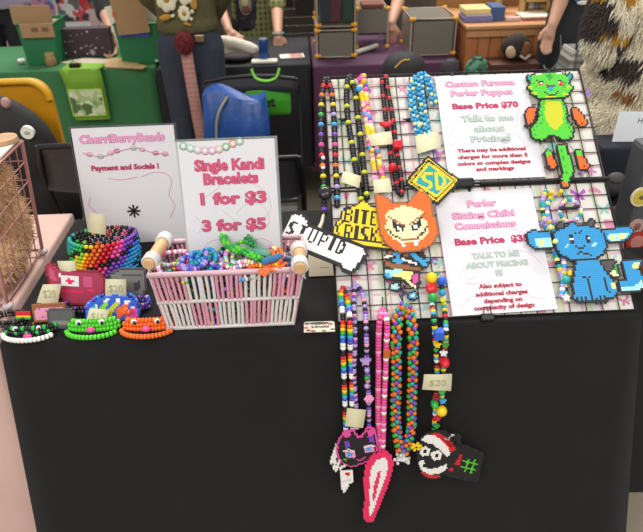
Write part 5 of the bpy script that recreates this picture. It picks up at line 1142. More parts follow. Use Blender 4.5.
# ---------------------------------------------------------------- paper price tags
NOTE = mat('cream_note', 'dcd6b0', .75, var=.03)
def note(label, plane, w, quad, txt=None, curl=.002):
    P = [plane.uv(px, py, w) for px, py in quad]; cx = sum(p[0] for p in P) / 4; cy = sum(p[1] for p in P) / 4
    ang = math.atan2(P[1][1] - P[0][1], P[1][0] - P[0][0]); o = thing('price_tag', label, 'price tag', plane.at(cx, cy, w), plane.rot(ang))
    cs, sn = math.cos(-ang), math.sin(-ang); q = [((x - cx) * cs - (y - cy) * sn, (x - cx) * sn + (y - cy) * cs) for x, y in P]
    mb = MB(); n = 6; rows = []
    for i in range(n + 1):
        f = i / n; L = Vector(q[0]).lerp(Vector(q[3]), f); R_ = Vector(q[1]).lerp(Vector(q[2]), f); z = curl * math.sin(f * PI)
        rows.append([Vector((L.x, L.y, z)), Vector(((L.x + R_.x) / 2, (L.y + R_.y) / 2, z + curl * .3)), Vector((R_.x, R_.y, z)), Vector((R_.x, R_.y, z - .0007)), Vector(((L.x + R_.x) / 2, (L.y + R_.y) / 2, z + curl * .3 - .0007)), Vector((L.x, L.y, z - .0007))])
    mb.loft(rows[::-1]); mb.build('paper', NOTE, o)
    if txt: h = Vector(q[0]).lerp(Vector(q[1]), .5).length * 2; wd = Vector((q[1][0] - q[0][0], q[1][1] - q[0][1])).length; lettering(o, txt, h * .55, 0, 0, curl * 1.4 + .0006, '#b3ae88', bold=.0, width=min(wd * .68, h * .85))
    return o
note('cream price tag tucked into the rainbow and black bead cuff', Plane((0, cc.y + RY * .3, ZT + .06), (1, 0, 0), (0, .2, .98)), 0, ((89, 213), (107, 215), (106, 235), (88, 232)))
note('pale green tinted price tag on top of the crimson cuff with the cross', vplane((80, 304), 18), .012, ((57, 261), (75, 261), (77, 272), (61, 272)))
note('cream $20 price tag standing behind the pink pastry tile', vplane((50, 318), 22), -.006, ((43, 284.5), (61.5, 284), (58, 304), (36.5, 303)), '$20')
note('cream $20 price tag standing behind the blue striped cuff', vplane((112, 316), 20), -.006, ((105.5, 279), (126, 279.5), (127, 298), (105.5, 298)), '$20')
note('cream $15 price tag stuck behind the green animal bracelet', vplane((95, 333), 25), .0, ((90, 308), (109.5, 310), (106, 323), (86, 322)), '$15')
# small cards on the table
q = [onz(*p, ZT + .001) for p in ((321, 253), (310, 253), (309, 276), (333, 277), (331, 253))]
a, b = onz(309, 277, ZT), onz(334, 277, ZT); d = onz(311, 252, ZT); mb = MB(); mb.box(((a.x + b.x) / 2, (a.y + d.y) / 2, ZT + .001), (b.x - a.x, d.y - a.y, .0012)); o = single('paper_card', mb, flat('#b5a68c', .7), 'small kraft paper card lying under the bone-shaped plate', 'card')
mb = MB(); mb.box((0.008, -.02, .0016), (.02, .0012, .0006)); mb.build('printed_line', flat('#8c7f6a', .7), o)
a, b = onz(304, 331, ZT), onz(335, 330, ZT); cyy = onz(319, 327, ZT).y
t = thing('business_card', 'small pastel card with a scalloped edge lying at the front table edge', 'card', ((a.x + b.x) / 2, cyy, ZT), (0, 0, -.02)); W2 = (b.x - a.x) / 2; D2 = .0165
mb = MB(); n = 12; pl_ = rr(W2, -D2, D2, .006); pl_ = [(x_, y_) for x_, y_ in pl_]; mb.prism(pl_, 0.0, .0014); mb.build('card', flat('#d8cbb4', .6), t)
for sx, sy, c in ((-.85, -.2, 'b86a78'), (-.7, -.7, '7a3f44'), (.75, .4, 'a8606a'), (.85, -.6, '5e6a58'), (-.4, -.85, '8a4a50'), (.3, -.85, '7a7a60'), (-.8, .6, '4a4442')):
    mb = MB(); mb.ell((W2 * sx, D2 * sy, .0015), (.005, .0032, .0005), 8, 4); mb.build('flower_print', flat('#' + c, .7), t)
mb = MB(); mb.ell((0, D2 * .62, .0015), (W2 * .66, D2 * .26, .0005), 16, 4); mb.build('banner_print', flat('#4c4642', .6), t)
lettering(t, '2-SHARK', .009, .002, -.002, .0022, '#3a3630', .01, W2 * 1.2)

# ================================================================ necklaces hanging on the grid and below it
def necklace(label, strands, group=None, name='bead_necklace'):
    """strands: (photo points, bead sequence, radius, w)"""
    P0 = hang(strands[0][0], strands[0][3]); t = thing(name, label, 'necklace', P0[0])
    for pts, seq, r, w_ in strands: strand(t, hang(pts, w_), seq, r)
    return t
def put(t, px, py, shape, ch, r, w_=.012, name='charm'):
    u, v = GRID.uv(px, py, w_)
    if v > -.002: p = GRID.at(u, v, w_); e = GRID.rot()
    else: p = DRAPE.pt(px, py, w_); e = DRAPE.rot()
    o = link(name, bead_mesh(shape, ch, r), t); o.location = parent_mat(t).inverted() @ p; o.rotation_euler = e; return o
K = 'kkk'
def braid(t, pts, sq, off, r, rad, step, n, w_=.012):
    P = curve_pts(hang(pts, w_)); ms, ix = bead_mats(sq); mb = MB()
    for k, (p, d) in enumerate(resample(P, step)):
        q = d.to_track_quat('Z', 'Y')
        for j in range(n):
            a = 2 * PI / n * j + (k % 2) * PI / n; mb.mi = ix[sq[(k + j * 3 + off) % len(sq)]]; mb.ell(p + q @ Vector((rad * math.cos(a), rad * math.sin(a), 0)), (r, r, r * .93), 8, 6)
    mb.build('bead_strand', ms, t, True)
t = necklace('black bead necklace with single rainbow beads at the left edge of the grid', [
    ([(325, 80), (322, 95), (321, 120), (321.5, 150), (323, 172), (324, 196), (324, 214)], 'kkrkkokkykkgkkckkpkkm', .0070, .008),
    ([(328, 80), (332, 95), (334, 120), (335, 145), (335.5, 165), (337, 190), (337, 206)], 'kkrkkokkykkvkkckkpkkm', .0070, .008)])
for px, py, c in ((323, 158, 'w'), (323, 168, 'w')): put(t, px, py, 'round', c, .005, .012, 'white_bead')
m_ = put(t, 325, 193, 'disc', 'k', .0165, .02, 'disc_charm'); m_.data = bead_mesh('disc', 'k', .0165)
P = hang([(324, 212), (322, 222), (319, 229)], .01); mb = MB(); mb.tube(P, lambda f: .003 + .002 * f, 6); mb.build('ribbon', flat('#d8d2bc', .7), t, True)
t = necklace('black bead necklace with pairs of yellow beads', [
    ([(348, 78), (346.5, 95), (348, 120), (352, 145), (355, 165), (359, 185), (361, 200)], 'kkk9kkkkk9k', .0070, .008),
    ([(350, 77), (355, 92), (357.5, 115), (361, 140), (363, 162), (366, 185), (367, 200)], 'kk9kkkk9kkk', .0070, .008)])
t = necklace('pastel bead necklace with pink, blue and yellow chunky beads', [
    ([(362, 76), (361, 90), (364, 108), (367, 125), (369, 142), (372, 155), (375, 175)], 'mncmjnjyyynj', .0060, .010),
    ([(364, 76), (366, 92), (368, 110), (371, 126), (376, 145), (380, 165), (384, 182)], 'ymncpnwjyynm', .0060, .012)])
for px, py, s, c, r in ((360, 79, 'star', 'm', .009), (364, 82, 'oval', 'y', .008), (359, 89, 'round', 'c', .008), (366, 90, 'round', 'm', .006), (372, 152, 'long', 'y', .006), (379, 158, 'long', 'y', .006), (383, 168, 'flower', 'm', .008), (375, 178, 'flower', 'n', .008)): put(t, px, py, s, c, r, .016)
t = necklace('black and red bead necklace with a red cube and red lips', [
    ([(382, 80), (383, 95), (385, 112), (387, 130), (390, 150), (394, 172), (399, 195)], 'krkkk', .0060, .010),
    ([(386, 77), (388, 92), (391.5, 110), (394, 128), (396, 148), (399, 165), (402, 185), (401, 196)], 'rkkk', .0060, .010)])
mb = MB(); p = GRID.pt(386.5, 124.5, .018)
for dx, dz, rx in ((-.007, .002, .009), (.007, .002, .009), (0, -.002, .011)): mb.ell(p + GRID.ex * dx + GRID.ey * dz, (rx, .006, .0062), 10, 7)
mb.build('lips_charm', bead_mat('r'), t, True)
put(t, 397.5, 145.5, 'cube', 'r', .0095, .018, 'cube_charm'); put(t, 392.5, 168, 'oval', 'r', .0115, .018, 'rose_charm')
t = thing('bead_necklace', 'thick turquoise bead necklace with cream flecks looped over the grid', 'necklace', hang([(420, 78)])[0])
for pts, off in (([(420, 76), (413.5, 82), (411.5, 95), (413.5, 112), (418, 130), (424, 150)], 0), ([(420, 77), (420, 86), (422, 104), (426, 126), (430, 150)], 3), ([(421, 75), (427, 78), (431, 90), (434, 104)], 5)): braid(t, pts, 'cucuscujcus', off, .0046, .0062, .0068, 3)
for px, py in ((415, 124), (418, 126), (421, 124)): put(t, px, py, 'round', 'j', .005, .016, 'yellow_bead')
RB = 'royglbpwk'
t = necklace('rainbow striped bead necklace hanging at the left of the black drop', [
    ([(343, 288), (341, 296), (343, 318), (343, 345), (344, 375), (345, 405), (346, 432)], 'roygcbwwkk', .0058, .008), ([(345, 292), (348.5, 305), (350, 325), (350.5, 355), (352, 385), (352, 410), (353, 430)], 'kroygcbpww', .0058, .008)])
t = necklace('lavender and black bead necklace beside the rainbow one', [
    ([(355, 285), (354, 300), (354.5, 320), (355, 345), (354, 375), (356, 405), (357, 428)], 'vvknpvk', .0052, .008), ([(358, 286), (363, 296), (365.5, 315), (366.5, 340), (367, 365), (368.5, 395), (369, 425)], 'vkpvvnk', .0052, .010)])
put(t, 365.5, 361, 'star', 'v', .012, .018); put(t, 369, 399, 'flower', 'n', .011, .018)
for py in (370, 378, 386): put(t, 367, py, 'round', 'C' if py == 378 else 'v', .006, .014)
t = necklace('hot pink bead necklace with pale pink beads', [
    ([(382, 310), (379.5, 322), (378.5, 345), (378.5, 372), (378, 402), (378.5, 430), (380, 455)], 'mm2nm2', .0062, .008), ([(383, 310), (387, 322), (386.5, 345), (385.5, 375), (384, 405), (383.5, 430), (382.5, 455)], '2mmnmw', .0062, .010)])
P = hang([(382, 312), (382.5, 304), (382.5, 297)], .006); mb = MB(); mb.tube(P, .0012, 5); mb.build('cord_loop', mat('black_cord', '151515', .7), t, True)
p = DRAPE.pt(387, 354, .016); mb = MB(); mb.box(p, (.014, .003, .02), None, .001); mb.build('orange_flag', flat('#c8641e', .6), t, True)
t = necklace('chunky orange, green and purple bead necklace', [])if False else thing('bead_necklace', 'chunky orange, green and purple bead necklace', 'necklace', hang([(402, 308)])[0])
for si, (pts, off) in enumerate((([(404, 306), (398.5, 315), (396.5, 335), (396.5, 360), (396.5, 385), (395.5, 410), (397, 432), (401, 452)], 0), ([(405, 306), (410, 315), (413, 335), (413, 360), (412.5, 385), (411.5, 410), (411, 430), (405, 452)], 2))):
    braid(t, pts, 'oogpotgoopgt', off, .0052, .0072, .0076, 3)
P = hang([(404, 307), (402, 300), (399, 294)], .006); mb = MB(); mb.tube(P, .0012, 5); mb.build('cord_loop', mat('black_cord', '151515', .7), t, True)
p = DRAPE.pt(403, 458, .014); mb = MB()
for k in range(34): a = rnd.uniform(0, 6.28); r_ = rnd.uniform(0, .018); mb.ell(p + Vector((r_ * math.cos(a) * 1.1, rnd.uniform(-.006, .006), r_ * math.sin(a) * .85)), .0042, 7, 5)
mb.build('silver_cluster', [bead_mat('h')], t, True)
t = necklace('necklace of assorted big toy beads with a blue cube', [
    ([(434, 276), (431, 283), (431.5, 300), (434, 320), (436, 350), (437, 372), (436.5, 395), (435, 415), (434, 430)], 'wkryckgkyc', .0056, .009), ([(437, 275), (441.5, 285), (444, 305), (446, 330), (445, 350), (443, 375), (442, 395), (440, 412)], 'tykrkgcwky', .0056, .009)])
for px, py, s, c, r in ((431.5, 278, 'round', 'y', .0125), (431.5, 288, 'disc', 'r', .0125), (432.5, 298, 'oval', 'g', .0115), (442, 281, 'round', 'b', .0105), (442.5, 293, 'round', 'u', .007), (443, 300, 'disc', '9', .0065), (438.5, 334, 'cube', 'b', .0098), (444.5, 362, 'oval', 'r', .0125), (437.5, 345, 'star', 'y', .008), (445.5, 345, 'heart', 'C', .007), (443.5, 353, 'star', 'w', .0085),
                       (434.5, 404, 'oval', 'g', .01), (441.5, 411, 'round', 'y', .0125), (443, 401, 'star', 'c', .008), (442, 392, 'heart', 'g', .007), (436, 398, 'heart', 'B', .008), (437.5, 418, 'star', 'r', .009), (436.5, 426, 'heart', 'C', .007)): put(t, px, py, s, c, r, .018)
t = necklace('pastel teal, yellow and lilac bead lanyard beside the blue creature', [
    ([(546, 192), (543, 200), (543, 212), (546, 226), (551, 240), (555, 252), (558, 264), (563, 280), (567, 298)], 'tyvvutjk', .0058, .010), ([(552, 196), (547, 206), (548, 218), (554, 232), (559, 246), (563, 258), (564, 272), (563, 285), (561, 299)], 'vytjuvwc', .0058, .012)])
for px, py, s, c, r in ((544, 222, 'long', 'v', .0065), (549, 229, 'long', 'j', .0065), (554, 243, 'long', 'j', .0065), (553, 222, 'long', 'v', .0065), (570, 273, 'star', 'y', .008), (566, 298, 'star', 'h', .01), (543, 205, 'star', 't', .008), (551, 194, 'long', 'y', .006), (560, 193, 'long', 'y', .0055), (566, 280, 'round', 't', .009)): put(t, px, py, s, c, r, .017)
P = [GRID.uv(x_, y_, .012) for x_, y_ in ((559, 209), (566, 200), (576, 203), (581, 212), (576, 220), (564, 220))]
ms, ix = bead_mats('vjtnwc'); mb = MB(); bead_ring(mb, curve_pts([GRID.at(u, v, .012) for u, v in P + [P[0]]], 6), .0062, .0045, 'vvnwjtcw', ix, False); single('bead_bracelet', mb, ms, 'pastel bead bracelet with a black bow above the blue creature', 'bracelet')
o = bpy.data.objects[[x_.name for x_ in bpy.data.objects if x_.get('label') == 'pastel bead bracelet with a black bow above the blue creature'][0]]
u, v = GRID.uv(570, 207.5, .02); mb = MB(); mb.box((0, 0, 0), (.034, .006, .004), None, .002); mb.ell((-.016, .001, 0), (.008, .006, .004), 8, 6); mb.ell((.016, .002, 0), (.008, .005, .004), 8, 6)
b_ = mb.build('bow', bead_mat('k'), o); b_.location = GRID.at(u, v, .018) - o.location; b_.rotation_euler = GRID.rot(.05)

# ---------------------------------------------------------------- price tags on the grid and the drop
note('cream price tag hanging on the black and yellow necklace', GRID, .016, ((343, 171), (361, 176), (359, 188), (341, 182)))
note('cream price tag hanging on the pastel chunky necklace', GRID, .02, ((367, 135), (391, 131), (393, 144), (371, 146)))
note('cream price tag at the lower end of the pastel chunky necklace', GRID, .022, ((373, 180), (390, 178), (392, 192), (374, 193)))
note('cream price tag hanging on the thick turquoise necklace', GRID, .02, ((415, 136), (438, 131), (441, 147), (417, 154)))
note('cream $20 price tag pinned on the toy bead necklace', DRAPE, .022, ((424, 374.5), (452, 374), (451, 391), (422, 389.5)), '$20')
note('cream price tag hanging on the rainbow striped necklace', DRAPE, .02, ((347, 408), (366, 410), (363, 428), (345, 426)))

# ================================================================ fused bead plates
G6 = {'S': ['.##.', '#..#', '.#..', '..#.', '#..#', '.##.'], 'T': ['####', '.##.', '.##.', '.##.', '.##.', '.##.'], 'U': ['#..#', '#..#', '#..#', '#..#', '#..#', '.##.'], 'P': ['###.', '#..#', '#..#', '###.', '#...', '#...'],
      'I': ['##', '##', '##', '##', '##', '##'], 'D': ['###.', '#.##', '#..#', '#..#', '#.##', '###.'], 'B': ['###.', '#..#', '###.', '#..#', '#..#', '###.'], 'E': ['###', '#..', '##.', '#..', '#..', '###'], 'R': ['###.', '#..#', '#..#', '###.', '#.#.', '#..#'], 'K': ['#..#', '#.#.', '##..', '##..', '#.#.', '#..#']}
G6['S'] = ['.###', '##..', '##..', '.##.', '..##', '###.']
def word(txt, gap=1):
    rows = [''] * 8
    for ch in txt:
        g = G6[ch]; g = [g[0], g[1], g[1], g[2], g[3], g[4], g[4], g[5]]
        for i in range(8): rows[i] += g[i] + '.' * gap
    return rows
perler('bead_plate', 'white bone-shaped pixel bead plate reading STUPID', 'bead plate', GRID, .024,
    [('w', [(282.5, 238), (286, 226), (293.5, 215.5), (301, 216), (306.5, 222), (307, 227), (333, 237), (363, 249.5), (365, 255), (361, 258), (357, 266), (352, 271), (343, 268), (340, 263), (297, 247), (291, 248.5), (284.5, 245.5)])], ((298, 235), (352, 256.5)), .0040, 'kk', [(word('STUPID', 2), (291.5, 221.8), 'k')])
perler('bead_plate', 'yellow pixel bead plate reading BITE RISK in black', 'bead plate', GRID, .019,
    [('y', [(334, 239), (333, 231), (336, 226), (339, 221), (342, 219), (342, 213), (346, 209), (354, 208), (358, 205), (363, 202), (368, 205), (373, 209), (383, 210), (392, 222), (395, 232), (394, 250), (380, 249), (360, 245)]), ('k', 'line', [(338, 238), (392, 246)], 1.9), ('k', 'line', [(339.5, 235), (336.5, 230), (339, 226), (343.5, 221.5), (344, 217)], 1.5)], ((338, 240), (393, 247)), .0043, 'k', [(word('BITE'), (347, 210), 'k'), (word('RISK'), (345.5, 225.5), 'k')])
perler('bead_plate', 'diamond pixel bead plate with SD in yellow on teal', 'bead plate', GRID, .026,
    [('y', [(428, 159), (457.5, 181.5), (436.5, 203), (407.5, 183)]), ('k', 'line', [(428, 161.5), (454.5, 181.5), (436.5, 200), (410.5, 183), (428, 161.5)], 1.3), ('y', [(428, 163), (453, 181.5), (436.5, 198), (412, 183)]), ('t', [(428.5, 166), (450, 181.5), (436, 195.5), (415, 183)]),
     ('y', 'line', [(431.5, 174), (425, 174.5), (422.5, 178), (425, 181.5), (430.5, 183.5), (431, 187.5), (427, 189.5), (422.5, 188.5)], 2.9), ('y', 'line', [(436, 174), (437, 190), (442, 187.5), (445, 182), (442, 176.5), (436, 174)], 2.9)], ((407, 182.5), (458, 181.8)), .0034, 'kk')
perler('bead_plate', 'orange pixel bead mask with a cream scowling face and white fangs', 'bead plate', GRID, .028,
    [('7', [(377, 196), (381, 197), (387, 200), (394, 206), (401, 204.5), (408, 205.5), (413, 200), (419, 193), (424, 194), (428.5, 200), (431, 211), (434.5, 223), (436, 235), (433, 241), (427, 246.5), (419, 250), (406, 252), (395, 250), (386, 243), (381, 232), (378, 217)]),
     ('f', [(385.5, 215), (390, 211), (395, 209.3), (400, 207), (406, 206.8), (411, 208), (417, 209.5), (423.5, 212.5), (420, 217), (427, 222), (428, 226), (428.5, 233.6), (424, 238), (420, 241), (417, 243), (402, 243), (395, 241), (388, 235), (385, 228), (387, 222)]),
     ('w', [(399, 242), (403, 242), (405, 247), (402, 247)]), ('w', [(413, 242), (419, 240), (418, 246), (414, 247)]), ('k', [(391, 219.5), (398, 225), (404, 227), (404, 232.5), (397, 232.5), (393, 228)]), ('k', [(421.5, 216.5), (416, 223), (411, 226.5), (411.5, 231), (417, 231), (420.5, 226)]),
     ('w', [(397, 227), (402, 228.5), (402, 231.5), (398, 231.5)]), ('w', [(413, 226.5), (417.5, 224.5), (417.5, 229.5), (413, 230)]), ('x', 'line', [(387, 217), (394, 221), (404, 226.5)], 1.8), ('x', 'line', [(424, 215), (416, 220), (409, 226)], 1.8),
     ('x', 'line', [(402, 240), (418, 238.8)], 2), ('8', 'line', [(387, 230), (393, 236), (401, 239.5)], 1.5), ('8', 'line', [(418, 238), (424, 232), (427, 226)], 1.5)], ((380, 226), (433, 222)), .0043, 'x')
perler('bead_plate', 'small blue, brown and cream pixel bead figure below the orange mask', 'bead plate', GRID, .018,
    [('k', [(386, 251), (394, 249), (421, 249), (425, 257), (431, 261), (427, 268), (420, 270), (419, 276), (421, 284), (416, 290), (408, 286), (402, 281), (386, 281), (382, 275), (383, 262)]), ('x', [(384.5, 261), (392, 264), (402, 265), (412, 267), (420, 269), (418, 272), (400, 270), (385, 267)]),
     ('w', 'line', [(385.5, 257.5), (391, 257)], 2), ('w', 'line', [(403, 260), (416, 264.5)], 2.2), ('x', [(388, 253), (392, 251), (392, 255), (388, 256)]), ('x', [(403, 253), (407, 252), (409, 258), (404, 257)]),
     ('c', 'line', [(397.5, 252), (398, 263)], 4.2), ('c', 'line', [(393.5, 254.5), (401, 253)], 3), ('c', 'line', [(394, 261), (402, 262)], 3), ('c', 'line', [(409, 252), (417, 259), (425, 265)], 4.5), ('c', 'line', [(424, 261), (428, 261)], 2.5), ('s', [(384, 270), (402, 270), (403, 275), (390, 277), (384, 274)]), ('c', [(384, 273), (390, 273), (391, 278), (386, 279)]), ('j', [(391, 276), (403, 272), (413, 272), (409, 283), (403, 279)]), ('m', [(411, 277), (417, 274), (418, 281), (413, 285)]), ('f', 'line', [(408, 282), (415, 288)], 2)], ((384, 268), (420, 271)), .0036, None)
for px, py, c, lab in ((394, 287, 's', 'tiny pale blue pixel bead charm under the small bead figure, left one'), (412, 296, 'c', 'tiny blue pixel bead charm beside the chunky necklace cord')):
    perler('bead_charm', lab, 'charm', GRID, .006, [(c, [(px - 4, py - 2), (px + 3, py - 3), (px + 5, py + 2), (px + 1, py + 4), (px - 3, py + 3)]), ('w', [(px - 1, py - 1), (px + 2, py - 1), (px + 2, py + 1), (px - 1, py + 1)])], ((px - 4, py), (px + 4, py + 1)), .0036, 'k')
for px, py, c, lab in ((402, 291, '#4a2a52', 'dark purple butterfly charm on the grid above the chunky necklace'), ):
    o = thing('butterfly_charm', lab, 'charm', GRID.pt(px, py, .005), GRID.rot(.5)); mb = MB(); s = .011
    for sx in (-1, 1): mb.prism([(0, .15 * s), (sx * .9 * s, .9 * s), (sx * 1.2 * s, .4 * s), (sx * .3 * s, -.05 * s), (sx * .8 * s, -.7 * s), (sx * .3 * s, -1.0 * s), (0, -.3 * s)], 0, .002)
    mb.build('wings', flat(c, .4), o); mb = MB(); mb.ell((0, 0, .0022), (.0012, .011, .0015), 8, 6); mb.build('body', flat('#2a1830', .4), o)
# green bead puppet
PW = .016; row = ((527, 90), (570, 88))
D = thing('bead_puppet', 'green pixel bead dragon puppet with a yellow belly and orange paws', 'bead puppet', GRID.pt(552, 130, PW), GRID.rot())
def dpart(nm, shapes, w=PW, rw=row): return perler(nm, None, None, GRID, w, shapes, rw, .0043, 'k', root=D, partname=nm)
dpart('head', [('6', [(528, 78), (534, 75.5), (545, 74), (556, 74), (564, 76), (569, 79.5), (568, 85), (573, 88), (569, 92), (566, 93), (569, 96.5), (561, 97.5), (557, 99), (539, 99.5), (536, 96), (530, 94.5), (533, 92), (527, 89.5), (531, 85)]), ('t', [(525.5, 74), (529, 77), (532, 81), (528, 82)]), ('t', [(568.5, 72.5), (567, 82), (571, 79)]),
    ('C', [(545, 76.5), (549, 74.5), (553, 78), (549, 81)]), ('w', 'line', [(537, 75), (541, 74.5)], 2), ('w', 'line', [(556, 74), (560, 74.5)], 2), ('k', 'line', [(536, 82), (543, 83)], 1.6), ('k', 'line', [(556, 83), (561, 81.5)], 1.6), ('r', [(537, 83), (540, 83), (542, 87), (539, 87)]), ('w', 'line', [(540, 84), (541, 84)], 2.4), ('r', [(559, 83), (563, 83), (561, 87), (558, 86.5)]), ('w', 'line', [(558.5, 84), (559.5, 84)], 2.4),
    ('r', 'line', [(546, 85), (552, 84.5)], 1.6), ('q', [(545.5, 86), (554.5, 85.5), (553, 89), (547, 89)]), ('u', [(547, 88.5), (553.5, 88), (551, 92.5), (548.5, 92)]), ('9', [(545, 96.5), (557, 96), (555, 99), (546, 99.5)]), ('k', 'line', [(545, 93.5), (548, 96), (554, 95.8), (557.5, 93)], 1.5), ('9', [(527, 88), (532, 87), (532, 90)]), ('9', [(530, 94), (537, 93), (536, 96)]), ('9', [(567, 87), (572, 88), (567, 90)]), ('9', [(563, 94), (569, 96), (562, 97)]), ('C', 'line', [(533, 84), (536, 88)], 1.5), ('C', 'line', [(565, 83), (563, 88)], 1.5)])
sc = [('C', 'line', [(x_, y_), (x_ + 1, y_ + .5)], 1.8) for x_, y_ in ((541.5, 104), (540.5, 108), (540, 112), (540, 116), (541, 120), (540, 124), (537, 128), (533, 131), (534, 136), (562, 104), (563, 108), (564.5, 112), (565, 116), (565.5, 120), (566, 124), (568, 128), (570, 132), (568, 137), (536, 124.5), (570, 124.5))]
dpart('body', [('6', [(541, 100.5), (562, 100.5), (565, 112), (567, 123), (573, 130), (571, 138), (563, 141), (554, 135.5), (549, 135.5), (542, 141), (532, 138.5), (529.5, 130), (538, 122), (539, 112)])] + sc + [('9', [(545, 101.5), (560.5, 101.5), (563, 114), (562, 125), (556, 131), (549, 128), (544, 116)]), ('9', [(547, 103), (559, 103), (561, 115), (559, 124), (555, 127.5), (550, 125), (547, 116)])], PW - .002)
dpart('arm', [('7', [(527, 110), (530, 108.5), (535, 110), (534, 118), (531, 126), (526.5, 126), (525, 119)]), ('k', 'line', [(527, 126), (527.3, 123.5)], 1.4), ('k', 'line', [(530, 126), (530, 124)], 1.4)])
dpart('arm', [('7', [(570.5, 110), (576, 109), (582, 116), (586, 124), (583, 127.5), (579, 126.5), (573.5, 119)]), ('k', 'line', [(579, 126.5), (578.5, 124)], 1.4), ('k', 'line', [(583, 126), (581.8, 123.8)], 1.4)])
dpart('leg', [('6', [(544.5, 152.5), (549, 151), (551.5, 156), (545, 158)]), ('7', [(545, 157), (551, 156), (556, 166), (553, 170), (547.5, 169)]), ('k', 'line', [(549, 169.5), (549, 166.5)], 1.3), ('k', 'line', [(552.5, 169), (552, 166.5)], 1.3)])
dpart('leg', [('6', [(575.5, 151.5), (581, 151.5), (581.5, 157), (575.5, 158)]), ('7', [(575.5, 157), (581.5, 156), (588, 166), (585, 170.5), (578.5, 169)]), ('k', 'line', [(581, 169.5), (580.5, 166.5)], 1.3), ('k', 'line', [(585, 169), (583.5, 166.5)], 1.3)])
dpart('tail', [('6', [(557, 146.5), (563, 145.5), (568, 157), (573, 171), (570, 178), (566, 183.5), (560, 180.5), (563, 174), (561, 163)]), ('C', 'line', [(560, 150), (560.5, 153)], 1.8), ('C', 'line', [(562, 157), (562.5, 160)], 1.8), ('C', 'line', [(565, 165), (565.5, 168)], 1.8), ('C', 'line', [(566, 173), (565.5, 175)], 1.8), ('7', [(560, 181.5), (566.5, 183.5), (568, 188), (561.5, 188.5)])], PW + .002)
for pts in (((537, 105), (533, 110)), ((566, 104), (573, 110)), ((541, 139), (546, 153)), ((564, 139), (577, 153)), ((552, 134), (559, 148))):
    mb = MB(); mb.tube([GRID.pt(*pts[0], PW), GRID.pt(*pts[1], PW)], .0012, 5); mb.build('link', mat('clear_thread', 'a9a49a', .4), D, True)
# blue creature plate
D = thing('bead_plate', 'blue pixel bead creature with long ears and a curled tail', 'bead plate', GRID.pt(585, 270, .02), GRID.rot()); row = ((577, 261), (596, 260))
BW = .02
perler('x', None, None, GRID, BW, [('u', [(553, 296 - 60), (557, 232), (566, 228.5), (571, 223.5), (577, 227), (588, 227.5), (598, 230), (604, 238), (605, 247), (601, 255), (594, 259), (583, 261), (570, 259.5), (560, 254), (555, 247)]), ('u', [(576, 260), (596, 259), (603, 270), (611, 281), (616, 292), (612, 297), (600, 300), (588, 301.5), (574, 300), (573, 285)]),
    ('k', 'line', [(576, 261.5), (595, 260.5)], 1.7), ('k', [(569, 238), (572.5, 237.5), (573, 244), (570, 244)]), ('w', 'line', [(570.5, 239.3), (571, 239.6)], 2), ('k', [(585, 237), (588.5, 237), (589, 243), (586, 243)]), ('w', 'line', [(586.8, 238.5), (587.2, 238.8)], 2), ('s', 'line', [(565.5, 248), (567.5, 246)], 1.8), ('s', 'line', [(592, 246.5), (595, 244)], 1.8),
    ('k', 'line', [(574, 246), (579, 250), (584, 247)], 1.4), ('k', 'line', [(575, 256), (580, 253), (586, 254.5), (590, 255.5)], 1.4), ('k', 'line', [(574, 234), (577, 235), (581, 232)], 1.3), ('k', 'line', [(569, 236.5), (571, 236)], 1.3),
    ('k', 'line', [(581, 277.5), (585, 277)], 1.6), ('k', 'line', [(588, 277), (592, 276.5)], 1.6), ('k', 'line', [(586.5, 279), (591, 300)], 1.6), ('k', 'line', [(603, 278), (606, 290), (610, 293)], 1.6), ('j', [(611, 281), (614, 284), (615, 290), (611, 289)])] + [('k', 'line', [(x_, 297), (x_ + .6, 301)], 1.4) for x_ in (577, 581, 585, 596, 600, 604)], row, .0043, 'k', root=D, partname='body')
for nm, sh in (('ear', [('u', [(526, 235), (533, 232), (549, 233.5), (552, 248), (536, 249.5), (529, 245)]), ('s', [(533, 239), (551, 239), (551, 248), (537, 248)]), ('j', [(538, 240), (543, 240), (543, 247), (539, 247)])]),
               ('ear', [('u', [(600, 231), (612, 230), (628, 227), (632, 232), (626, 240), (610, 243), (604, 240)]), ('s', [(604, 236), (630, 233), (624, 240), (611, 242)]), ('j', [(608, 237), (614, 236), (614, 241), (610, 241)]), ('j', [(619, 235), (625, 234), (623, 240), (619, 240)])]),
               ('tail', [('u', [(618, 283), (627, 281.5), (624, 272), (621, 263), (633, 261), (640, 262), (637, 270), (642, 278), (643, 288), (634, 292), (620, 292.5)]), ('s', [(620, 287), (634, 286), (641, 281), (643, 288), (634, 292), (620, 292)]), ('j', [(632, 263), (639, 263), (636, 270), (632, 268)])]),
               ('wing', [('q', [(599, 262), (614, 262), (610, 271), (604, 272)]), ('C', [(611, 272), (615, 265), (618, 275)]), ('f', [(609, 273), (614, 271), (619, 277), (612, 278)])]), ('crest', [('q', [(556, 228), (560, 223), (564, 227), (560, 230)])]), ('crest', [('q', [(583, 226), (592, 220), (593, 226), (588, 229)])])):
    perler('x', None, None, GRID, BW - .003, sh, row, .0043, 'k', root=D, partname=nm)
